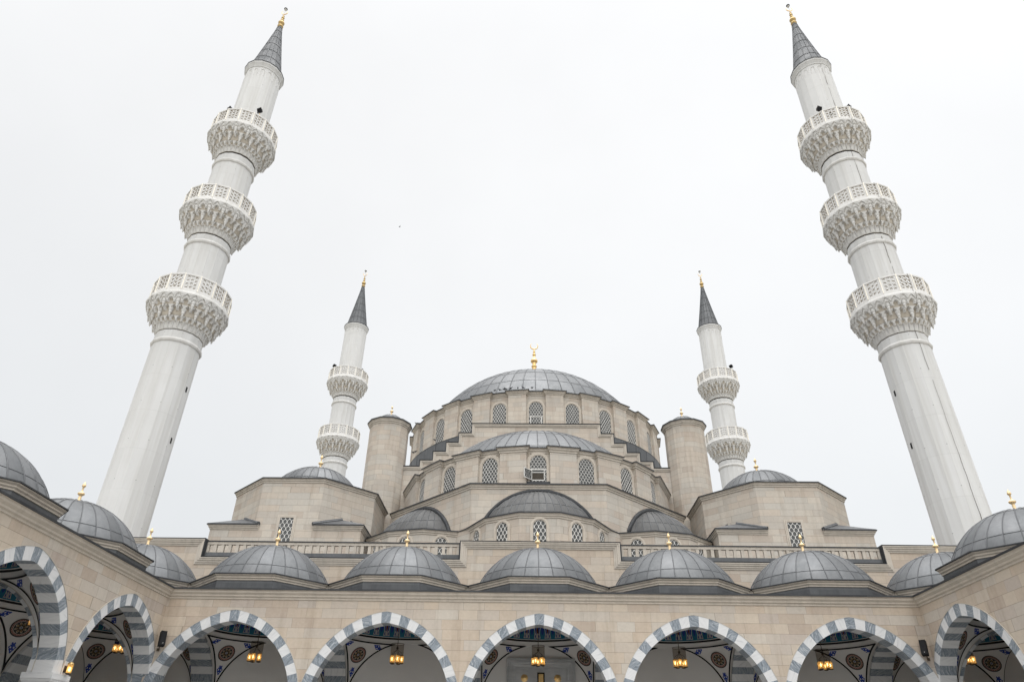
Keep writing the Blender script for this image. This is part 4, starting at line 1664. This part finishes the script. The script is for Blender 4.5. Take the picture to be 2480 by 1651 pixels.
# ------------------------------------------------------------------ minarets
def minaret_proto():
    n = 16
    root = empty('minaret', (0, 0, 0))
    Rs_ = 1.77

    def ngon(r, z, rot=PI / 16):
        return [(r * cos(rot + 2 * PI * i / n), r * sin(rot + 2 * PI * i / n), z) for i in range(n)]

    def prism(mb, prof, m, smooth=False):
        P = [[ngon(r / cos(PI / n), z)[i] for r, z in prof] for i in range(n)]
        mb.grid(P, m, smooth, lambda i, j: (i + 0.0, prof[j][1]), True)
    mb = MB()
    zs = [0, 10, 20, 31.45]
    prism(mb, [(2.6, 0), (2.6, 8.0), (1.82, 11.0), (1.80, 20), (1.78, 31.45)], M_white)
    prism(mb, [(Rs_, 34.3), (Rs_, 41.4)], M_white)
    prism(mb, [(Rs_, 44.1), (Rs_, 51.4)], M_white)
    prism(mb, [(Rs_, 54.1), (Rs_ - 0.03, 64.35)], M_white)
    # slit windows (facing the court side on +X)
    mb.build('shaft', root)
    sl = MB()
    for z in (27.0, 22.7):
        sl.box(1.70, 1.815, -0.09, 0.09, z - 0.22, z + 0.22, M_black)
    sl.build('slit_window', root)
    for zb in (30.6, 40.6, 50.5):
        c = MB()
        prism(c, [(1.77, zb - 0.22), (1.86, zb - 0.17), (1.92, zb - 0.05), (1.92, zb + 0.03), (1.84, zb + 0.14), (1.79, zb + 0.2)], M_cast)
        c.build('collar', root)
    # muqarnas, parapet: built once, used three times
    mq = MB()
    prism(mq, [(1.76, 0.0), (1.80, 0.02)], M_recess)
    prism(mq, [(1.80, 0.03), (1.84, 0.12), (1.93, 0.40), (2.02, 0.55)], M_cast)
    # small flutes on the neck
    for i in range(32):
        a = 2 * PI * (i + 0.5) / 32
        mq.tube([(1.86 * cos(a), 1.86 * sin(a), 0.10), (2.05 * cos(a), 2.05 * sin(a), 0.62)], [0.03, 0.10], M_cast, 4)

    def tier(N, off, z0, z1, r0, r1, pend, depth=1.0):
        nu, nv = 8, 6
        P = []
        for i in range(N * nu):
            u = ((i % nu) / nu) * 2 - 1
            a = 2 * PI * (i / nu + off) / N
            row = [((r0 - 0.03) * cos(a), (r0 - 0.03) * sin(a), z0 + 0.02)]
            for j in range(nv + 1):
                v_ = j / nv
                ro = r0 + (r1 - r0) * (0.62 + 0.38 * v_)
                ri = r0 + 0.04 + (r1 - r0) * 0.35 * v_ * v_
                w_ = max(0.0, 0.9 * (1 - v_ ** 1.6))
                dd = sqrt(max(0, 1 - (u / w_) ** 2)) if w_ > 1e-3 and abs(u) < w_ else 0
                r = ro - (ro - ri) * (dd ** 0.8) * depth
                # lower edge scallops up in the middle of every cell
                z = z0 + (z1 - z0) * v_ + (1 - v_) * (1 - abs(u)) * 0.18 * (z1 - z0)
                row.append((r * cos(a), r * sin(a), z))
            P.append(row)
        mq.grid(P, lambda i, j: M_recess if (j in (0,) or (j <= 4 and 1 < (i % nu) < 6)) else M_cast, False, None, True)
        for i in range(N):
            a = 2 * PI * (i + off) / N
            rr_ = r0 + (r1 - r0) * 0.62
            if pend:
                s_ = pend
                prof = [(0.0, -0.34 * s_), (0.03 * s_, -0.26 * s_), (0.06 * s_, -0.2 * s_), (0.05 * s_, -0.16 * s_), (0.09 * s_, -0.08 * s_), (0.085 * s_, 0.0), (0.12 * s_, 0.08 * s_), (0.115 * s_, 0.34 * s_)]
                mq.lathe(prof, 6, M_cast, ((rr_ + 0.0) * cos(a), (rr_ + 0.0) * sin(a), z0 + 0.02), smooth=False)
    def drops(off, r, z, s_):
        for i in range(16):
            a = 2 * PI * (i + off) / 16
            prof = [(0.0, -0.36), (0.03, -0.28), (0.06, -0.21), (0.05, -0.17), (0.095, -0.09), (0.085, 0.0), (0.13, 0.08), (0.14, 0.30), (0.10, 0.40)]
            mq.lathe([(q * s_, w * s_) for q, w in prof], 8, M_cast, (r * cos(a), r * sin(a), z), smooth=False)
    tier(32, 0.0, 0.52, 0.98, 2.00, 2.30, 0, 1.0)
    prism(mq, [(2.16, 0.95), (2.30, 1.0), (2.40, 1.32)], M_recess)
    drops(0.0, 2.46, 1.24, 1.45)
    tier(32, 0.0, 1.28, 1.72, 2.38, 2.76, 0, 1.1)
    prism(mq, [(2.6, 1.68), (2.72, 1.71), (2.78, 1.88)], M_recess)
    drops(0.5, 2.84, 1.86, 1.3)
    tier(32, 0.5, 1.84, 2.28, 2.74, 3.05, 0, 1.1)
    # fan brackets right under the slab
    for i in range(32):
        a = 2 * PI * (i + 0.5) / 32
        ca, sa = cos(a), sin(a)
        Tm = lambda p: (p[0] * ca - p[1] * sa, p[0] * sa + p[1] * ca, p[2])
        for (hw, z0, z1, r0, r1) in ((0.06, 2.22, 2.31, 2.9, 3.12), (0.12, 2.33, 2.40, 2.9, 3.15), (0.19, 2.42, 2.48, 2.9, 3.17), (0.25, 2.50, 2.56, 2.9, 3.18)):
            mq.box(r0, r1, -hw, hw, z0, z1, M_cast, Tm)
    prism(mq, [(2.6, 2.24), (3.04, 2.25), (3.09, 2.55)], M_cast)
    prism(mq, [(2.9, 2.545), (3.16, 2.55), (3.19, 2.60), (3.19, 2.74), (3.14, 2.80), (1.7, 2.82)], M_cast)
    mo = mq.build('muqarnas', root, (0, 0, 31.5))
    # parapet
    pr_ = MB()
    hp = 3.02
    W_ = 2 * hp * math.tan(PI / n)
    z0, z1 = 2.80, 4.60
    tr_ = MB()
    ls = MB()
    hw = W_ / 2
    for i in range(n):
        a = 2 * PI * i / n
        ca, sa = cos(a), sin(a)
        Tm = lambda p: (p[1] * ca - p[0] * sa, p[1] * sa + p[0] * ca, p[2])      # local x along the face, y outward
        pr_.box(-hw, hw, hp - 0.07, hp, z0, z0 + 0.42, M_cast, Tm)
        pr_.box(-hw, hw, hp - 0.08, hp + 0.03, z1 - 0.14, z1, M_cast, Tm)
        for sx in (-1, 1):
            xa, xb = sorted((sx * hw, sx * (hw - 0.15)))
            pr_.box(xa, xb, hp - 0.07, hp, z0 + 0.42, z1 - 0.14, M_cast, Tm)
    # pierced tracery: a field of linked rings, one panel and one light strip for each face
    zw0, zw1 = z0 + 0.42, z1 - 0.14
    ww, wh = W_ - 0.30, zw1 - zw0
    sx_, sz_ = ww / 3, wh / 3.5
    Tm = lambda p: (p[1], -p[0], p[2])
    for cxi in range(3):
        for czi in range(4):
            xc, zc = -ww / 2 + sx_ * (cxi + 0.5), zw0 + sz_ * (czi + (0.25 if cxi % 2 else 0.0))
            K = 8
            for k in range(K):
                a0, a1 = 2 * PI * k / K, 2 * PI * (k + 1) / K
                r0x, r1x = sx_ * 0.385, sx_ * 0.55
                r0z, r1z = sz_ * 0.38, sz_ * 0.55
                q = [(xc + r0x * cos(a0), zc + r0z * sin(a0)), (xc + r1x * cos(a0), zc + r1z * sin(a0)), (xc + r1x * cos(a1), zc + r1z * sin(a1)), (xc + r0x * cos(a1), zc + r0z * sin(a1))]
                q = [(x, min(max(z, zw0 - 0.02), zw1 + 0.02)) for x, z in q]
                tr_.add([Tm((x, hp - 0.015, z)) for x, z in q], M_cast)
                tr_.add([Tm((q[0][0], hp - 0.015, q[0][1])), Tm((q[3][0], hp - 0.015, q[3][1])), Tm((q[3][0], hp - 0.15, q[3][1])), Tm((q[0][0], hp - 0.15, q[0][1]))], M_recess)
    ls.box(hw - 0.03, hw + 0.03, hp - 0.0, hp + 0.05, z0 + 0.22, z1 - 0.02, M_strip, Tm)
    po = pr_.build('balcony_parapet', root, (0, 0, 31.5))
    t0, l0 = tr_.build('pierced_panel', po), ls.build('light_strip', po)
    for i in range(1, n):
        for o in (t0, l0):
            c = o.copy()
            COL.objects.link(c)
            c.parent = po
            c.rotation_euler = (0, 0, 2 * PI * i / n)
    for zz in (41.5, 51.55):
        for o in (mo, po):
            c = copy_tree(o, root)
            c.location = (0, 0, zz)
    # cornice, spire, finial
    c = MB()
    prism(c, [(1.74, 64.3), (1.80, 64.33), (1.80, 64.45), (1.93, 64.75), (1.97, 64.8), (1.97, 65.0)], M_white)
    # blind arcade under the cornice
    for i in range(n):
        a = 2 * PI * i / n
        ca, sa = cos(a), sin(a)
        Tm = lambda p: (p[1] * ca - p[0] * sa, p[1] * sa + p[0] * ca, p[2])
        pts = [(-0.19, 63.0), (-0.19, 63.75)]
        for k in range(9):
            f = PI - PI * k / 8
            pts.append((0.19 * cos(f), 63.75 + 0.19 * sin(f)))
        pts += [(0.19, 63.0)]
        for (p, q) in zip(pts[:-1], pts[1:]):
            c.tube([Tm((p[0], 1.745, p[1])), Tm((q[0], 1.745, q[1]))], 0.032, M_cast, 4, caps=False)
    c.build('cornice', root)
    s = MB()
    prism(s, [(1.9, 65.0), (2.01, 65.0), (2.01, 65.1), (1.72, 65.2)], M_leadd)
    P = []
    prof = [(1.68, 65.18), (1.42, 66.6), (1.15, 68.1), (0.89, 69.6), (0.64, 71.1), (0.40, 72.6), (0.30, 73.4), (0.22, 73.75)]
    PP = [[ngon(r / cos(PI / n), z)[i] for r, z in prof] for i in range(n)]
    s.grid(PP, M_leads, False, lambda i, j: (i + 0.01, j + 0.5), True)
    for i in range(n):
        a = PI / 16 + 2 * PI * i / n
        s.tube([(r / cos(PI / n) * cos(a), r / cos(PI / n) * sin(a), z) for r, z in prof[:-1]], [0.035] * 5 + [0.025, 0.015], M_seam, 5)
    for r, z in prof[1:-1]:
        s.tube([(x, y, z) for x, y, _ in ngon((r + 0.008) / cos(PI / n), z)] + [tuple(ngon((r + 0.008) / cos(PI / n), z)[0])], 0.022, M_seam, 4)
    sp = s.build('spire', root)
    f = MB()
    prof = [(0.0, 73.6), (0.20, 73.62), (0.21, 73.72), (0.31, 73.80), (0.33, 73.92), (0.27, 74.02), (0.17, 74.08), (0.17, 74.24), (0.31, 74.36), (0.36, 74.52), (0.31, 74.68), (0.16, 74.80), (0.13, 74.95), (0.20, 75.0), (0.20, 75.08), (0.10, 75.14), (0.09, 75.38), (0.17, 75.44), (0.18, 75.52), (0.09, 75.60), (0.07, 75.76), (0.12, 75.82), (0.11, 75.9), (0.04, 75.96), (0.03, 76.25), (0, 76.26)]
    f.lathe(prof, 16, M_bronze)
    crescent(f, (0, 0, 76.58), 0.34, 0.05, M_gold)
    f.build('finial', sp)
    l = MB()
    l.tube([(0, 0, 76.25), (0, 0, 77.05)], 0.02, M_lattice, 5)
    l.lathe([(0, 77.0), (0.12, 77.02), (0.13, 77.3), (0.09, 77.4), (0, 77.42)], 10, M_lattice)
    l.lathe([(0.12, 77.22), (0.20, 77.24), (0.20, 77.3), (0.12, 77.33)], 10, M_black)
    l.build('beacon_lamp', sp)
    return root


MIN = minaret_proto()
spots = [((-28.92, 47.2), 0.0, 'tall white minaret on the left with three balconies, nearest the court'),
         ((29.12, 47.2), PI, 'tall white minaret on the right, three balconies, dark cable down its shaft'),
         ((-29.28, 96.8), 0.0, 'distant white minaret rising behind the left corner block'),
         ((29.5, 96.8), PI, 'distant white minaret rising behind the right corner block')]
mins = []
for i, ((x, y), rz, lab) in enumerate(spots):
    o = MIN if i == 0 else copy_tree(MIN)
    o.location = (x, y, 0.4 if y > 60 else 0)
    o.rotation_euler = (0, 0, rz)
    tag(o, lab, 'minaret', 'minarets of the mosque')
    mins.append(o)
# cable down the front of the right minaret
mb = MB()
rnd = random.Random(3)


def cable(zs, r, jit=0.05):
    pts = []
    for z in zs:
        a = R(180 + 96) + rnd.uniform(-jit, jit) * 0.4
        pts.append((r * cos(a), r * sin(a), z))
    return pts


def zr(a, b, n):
    return [a + (b - a) * i / n for i in range(n + 1)]


for z0, z1, r in ((11.2, 31.4, 1.84), (34.4, 41.4, 1.80), (44.4, 51.4, 1.80), (54.4, 64.3, 1.80)):
    pz = cable(zr(z0, z1, 24), r, 0.03)
    k_ = 0
    while k_ < len(pz) - 1:
        n_ = rnd.choice((2, 3, 4, 5))
        mb.tube(pz[k_:k_ + n_ + 1], rnd.choice((0.008, 0.012, 0.016)), M_iron, 5)
        k_ += n_ + (1 if rnd.random() < 0.25 else 0)
for zb in (31.5, 41.5, 51.55):
    mb.tube(cable([zb, zb + 0.4, zb + 0.6, zb + 1.2, zb + 1.75, zb + 2.3, zb + 2.6, zb + 2.8, zb + 4.6], 1.85, 0)[:1] + [(r * cos(R(276)), r * sin(R(276)), zb + z) for r, z in ((1.9, 0.3), (2.15, 0.6), (2.5, 1.2), (2.92, 1.75), (3.2, 2.25), (3.26, 2.7), (3.09, 2.85), (3.09, 4.6))], 0.011, M_iron, 5)
# the right minaret is turned half round, so undo that for the cable
cb_ = mb.build('lightning_cable', mins[1], (0, 0, 0), PI)


# ------------------------------------------------------------------ lanterns
def lantern_proto():
    root = empty('hanging_lantern', (0, 0, 0))
    m = MB()
    m.tube([(0, 0, 4.1), (0, 0, 0.42)], 0.018, M_iron, 6)
    m.lathe([(0.0, 0.50), (0.05, 0.46), (0.07, 0.42), (0.05, 0.38), (0.0, 0.34)], 10, M_iron)
    pos = [(0.0, -0.27, -0.02)] + [(0.27 * sin(R(a)), -0.27 * cos(R(a)), -0.02) for a in (72, 144, 216, 288)]
    for (x, y, z) in pos:
        m.tube([(0, 0, 0.40), (x * 0.25, y * 0.25, 0.30), (x * 0.75, y * 0.75, 0.22), (x, y, 0.16), (x, y, 0.08)], 0.01, M_iron, 5)
    m.build('hanger', root)
    g_ = MB()
    g_.lathe([(0.105, 0.07), (0.105, -0.30)], 12, M_amber, smooth=False)
    g_.lathe([(0.0, 0.10), (0.05, 0.095), (0.112, 0.075), (0.112, 0.055), (0.10, 0.055)], 12, M_iron)
    g_.lathe([(0.10, -0.285), (0.112, -0.285), (0.112, -0.315), (0.05, -0.335), (0.0, -0.34)], 12, M_iron)
    for k in range(12):
        a = 2 * PI * k / 12
        g_.tube([(0.108 * cos(a), 0.108 * sin(a), 0.06), (0.108 * cos(a), 0.108 * sin(a), -0.30)], 0.005, M_bronze, 4)
    b = MB()
    b.lathe([(0.0, -0.02), (0.02, -0.06), (0.026, -0.12), (0.015, -0.17), (0.0, -0.18)], 8, M_bulb)
    first = None
    for (x, y, z) in pos:
        if first is None:
            first = g_.build('lamp_glass', root, (x, y, z))
            b.build('bulb', first)
        else:
            c = copy_tree(first, root)
            c.location = (x, y, z)
    s = MB()
    s.lathe([(0.34, 0.62), (0.34, 0.02)], 24, M_smoke)
    s.lathe([(0.35, 0.63), (0.335, 0.63), (0.335, 0.61), (0.35, 0.61)], 24, M_iron)
    s.build('smoked_shade', root)
    return root


LAN = lantern_proto()
lans = [((-15.0, 39.8), 'lit amber lantern cluster hanging in the leftmost front arch'),
        ((-7.47, 39.8), 'lit amber lantern cluster in the front arch just left of the middle one'),
        ((0.0, 39.8), 'lit amber lantern cluster in the middle arch before the marble portal'),
        ((7.42, 39.8), 'lit amber lantern cluster in the front arch just right of the middle one'),
        ((14.9, 39.8), 'lit amber lantern cluster hanging in the rightmost front arch'),
        ((-22.45, 40.0), 'lit amber lantern seen through the left gallery arch next to the corner'),
        ((22.45, 40.0), 'lit amber lantern seen through the right gallery arch next to the corner'),
        ((-22.45, 32.6), 'lit amber lantern at the left picture edge inside the nearest gallery arch')]
for i, ((x, y), lab) in enumerate(lans):
    o = LAN if i == 0 else copy_tree(LAN)
    o.location = (x, y, 7.13 if i < 5 else 7.5)
    o.rotation_euler = (0, 0, 0.35 * i)
    tag(o, lab, 'lantern', 'lanterns hanging under the arcade vaults')

# wall lantern on the left gallery pier
wl = empty('wall_lantern', (-18.46, 29.2, 5.05), 'lit amber lantern fixed to the left gallery wall above a marble capital', 'lantern')
m = MB()
m.tube([(0.0, 0, 0.0), (0.10, 0, 0.02), (0.16, 0, -0.12)], 0.015, M_iron, 5)
m.box(-0.03, 0.01, -0.08, 0.08, -0.12, 0.12, M_iron)
m.build('bracket', wl)
m = MB()
m.lathe([(0.10, -0.15), (0.12, 0.18)], 6, M_amber, (0.16, 0, 0), smooth=False)
m.lathe([(0.13, 0.17), (0.13, 0.20), (0.05, 0.25), (0.0, 0.27)], 6, M_bronze, (0.16, 0, 0))
m.lathe([(0.0, -0.2), (0.07, -0.19), (0.115, -0.15), (0.1, -0.13)], 6, M_iron, (0.16, 0, 0))
for k in range(6):
    a = 2 * PI * k / 6
    m.tube([(0.16 + 0.10 * cos(a), 0.10 * sin(a), -0.15), (0.16 + 0.12 * cos(a), 0.12 * sin(a), 0.18)], 0.009, M_bronze, 4)
lg = m.build('lamp_glass', wl)
m = MB()
m.lathe([(0.0, 0.10), (0.03, 0.06), (0.04, -0.02), (0.02, -0.08), (0.0, -0.09)], 8, M_bulb, (0.16, 0, 0))
m.build('bulb', lg)


# ------------------------------------------------------------------ loudspeakers in the corners
def speaker(loc, rz, lab):
    root = empty('loudspeaker', loc, lab, 'loudspeaker', 'column loudspeakers in the court corners', rz)
    m = MB()
    tl = R(-14)
    Tm = lambda p: (p[0], p[1] * cos(tl) - p[2] * sin(tl), p[1] * sin(tl) + p[2] * cos(tl))
    x, y, z = 0.135, 0.12, 0.34
    b = 0.02
    m.box(-x, x, -y, y, -z, z, M_blackp, Tm)
    m.box(-x + b, x - b, -y - 0.014, -y - 0.001, -z + b, z - b, M_black, Tm)
    m.build('cabinet', root)
    m = MB()
    m.lathe([(0, 0), (0.016, 0), (0.016, 0.004), (0, 0.005)], 10, M_wpaint)
    bd = m.build('badge', root, Tm((0.02, -y - 0.02, -z + 0.1)))
    bd.rotation_euler = (R(90) + tl, 0, 0)
    m = MB()
    m.tube([(0, 0.08, -0.2), (0, 0.14, -0.38), (0, 0.26, -0.46)], 0.022, M_iron, 6)
    m.box(-0.06, 0.06, 0.25, 0.32, -0.52, -0.40, M_iron)
    m.build('bracket', root)
    return root


speaker((-18.14, 35.62, 7.20), R(40), 'black column loudspeaker in the left inner corner of the court')
speaker((18.06, 35.62, 7.24), R(-40), 'black column loudspeaker in the right inner corner of the court')


# ------------------------------------------------------------------ floodlights on the balconies
def flood(loc, rz, lab, lit=False, tilt=25, s=1.0):
    root = empty('floodlight', loc, lab, 'floodlight', 'floodlights on the minaret balconies', rz)
    root.scale = (s, s, s)
    m = MB()
    tl = R(tilt)
    Tm = lambda p: (p[0], p[1] * cos(tl) - p[2] * sin(tl), p[1] * sin(tl) + p[2] * cos(tl))
    f = [(-0.24, -0.14, -0.22), (0.24, -0.14, -0.22), (0.24, -0.14, 0.22), (-0.24, -0.14, 0.22)]
    bk = [(-0.15, 0.16, -0.13), (0.15, 0.16, -0.13), (0.15, 0.16, 0.13), (-0.15, 0.16, 0.13)]
    m.add([Tm(p) for p in f], M_flood if lit else M_blackp)
    m.add([Tm(p) for p in bk], M_blackp)
    for k in range(4):
        m.add([Tm(f[k]), Tm(f[(k + 1) % 4]), Tm(bk[(k + 1) % 4]), Tm(bk[k])], M_blackp)
    for b in ((-0.25, 0.25, -0.165, -0.135, 0.20, 0.245), (-0.25, 0.25, -0.165, -0.135, -0.245, -0.20), (-0.26, -0.22, -0.165, -0.135, -0.245, 0.245), (0.22, 0.26, -0.165, -0.135, -0.245, 0.245)):
        m.box(*b, M_blackp, Tm)
    m.build('housing', root)
    m = MB()
    m.tube([(-0.27, 0, 0), (-0.27, 0.02, -0.32), (0.27, 0.02, -0.32), (0.27, 0, 0)], 0.018, M_iron, 5)
    m.tube([(0, 0.02, -0.32), (0, 0.1, -0.9)], 0.025, M_goldp, 5)
    m.build('stirrup', root)
    return root


flood((-27.07, 45.3, 57.15), R(-20), 'black floodlight against the shaft over the top balcony of the near left minaret')
flood((-31.04, 46.6, 59.0), R(70), 'black floodlight half hidden at the left rim of the near left minaret top balcony')
flood((27.51, 45.3, 57.1), R(20), 'black floodlight against the shaft over the top balcony of the near right minaret')
flood((31.40, 46.6, 58.95), R(-70), 'black floodlight at the right rim of the near right minaret top balcony')
flood((28.3, 44.95, 55.98), R(-10), 'small black floodlight just peeping over the near right minaret top balcony', s=0.7)
flood((-31.35, 95.0, 57.15), R(60), 'dark floodlight at the left rim of the distant left minaret balcony', s=1.1)
flood((-26.85, 95.2, 56.6), R(200), 'lit floodlight glowing on the distant left minaret balcony', True, s=0.85)
flood((31.5, 95.0, 57.4), R(-60), 'dark floodlight at the right rim of the distant right minaret balcony', s=1.1)
flood((27.15, 95.2, 56.55), R(160), 'lit floodlight glowing on the distant right minaret balcony', True, s=0.85)


# ------------------------------------------------------------------ birds
def bird_mesh(fly=False):
    m = MB()
    st = [(-0.24, 0.02, 0.02, 0.008), (-0.16, 0.045, 0.05, 0.015), (-0.06, 0.07, 0.085, 0.07), (0.03, 0.085, 0.11, 0.085), (0.09, 0.07, 0.15, 0.075), (0.12, 0.045, 0.20, 0.05), (0.15, 0.045, 0.235, 0.042), (0.185, 0.025, 0.235, 0.022), (0.22, 0.006, 0.225, 0.006)]
    if fly:
        st = [(x, w, 0.1, h) for x, w, z, h in st]
    P = [[(x, w * cos(2 * PI * k / 8), z + h * sin(2 * PI * k / 8)) for k in range(8)] + [(x, w, z)] for x, w, z, h in st]
    m.grid(P, M_bird, True)
    if fly:
        for s in (-1, 1):
            m.add([(0.08, s * 0.05, 0.12), (0.02, s * 0.28, 0.22), (-0.10, s * 0.48, 0.20), (-0.06, s * 0.2, 0.15), (-0.06, s * 0.05, 0.12)], M_bird)
            m.add([(0.08, s * 0.05, 0.115), (0.02, s * 0.28, 0.215), (-0.10, s * 0.48, 0.195), (-0.06, s * 0.2, 0.145), (-0.06, s * 0.05, 0.115)], M_bird)
    else:
        for s in (-1, 1):
            m.tube([(0.0, s * 0.03, 0.03), (0.01, s * 0.03, -0.03)], 0.008, M_bird, 4)
    return m.build('perched_bird' if not fly else 'flying_bird')


B0 = bird_mesh()
zb = 33.26
bs = [(-3.74, 1.0), (-3.25, 2.6), (-2.84, 0.4), (-2.70, 2.9), (-2.21, 0.2), (-1.52, 1.4), (-1.01, 2.8), (-0.17, 0.9)]
for i, (x, rz) in enumerate(bs):
    o = B0 if i == 0 else B0.copy()
    if i:
        COL.objects.link(o)
    yy = YC - sqrt(13.72 ** 2 - (x - HX) ** 2)
    o.location = (x, yy, zb + (0.06 if i in (3, 4, 5, 6) else 0.02))
    o.rotation_euler = (0, 0, rz)
    tag(o, 'dark bird perched in the row on the cornice under the great dome', 'bird', 'birds on the great dome cornice')
for x, y, z, rz, lab in ((-12.25, 66.0, 33.15, 2.8, 'dark bird alone on the far left end of the great drum cornice'),
                         (-9.6, 62.0, 29.5, 2.4, 'dark bird on the lead ledge below the great drum windows at left'),
                         (-11.85, 64.75, 29.45, 0.5, 'right one of two dark birds on the lead ledge beside the left turret'),
                         (-12.1, 65.0, 29.45, 2.7, 'left one of two dark birds on the lead ledge beside the left turret')):
    o = B0.copy()
    COL.objects.link(o)
    o.location = (x, y, z)
    o.rotation_euler = (0, 0, rz)
    tag(o, lab, 'bird', 'birds on the ledges')
fb = bird_mesh(True)
fb.location = (-12.87, 50.0, 46.2)
fb.rotation_euler = (0, 0, 0.7)
fb.scale = (0.42, 0.42, 0.42)
tag(fb, 'tiny dark bird flying alone in the pale sky', 'bird')
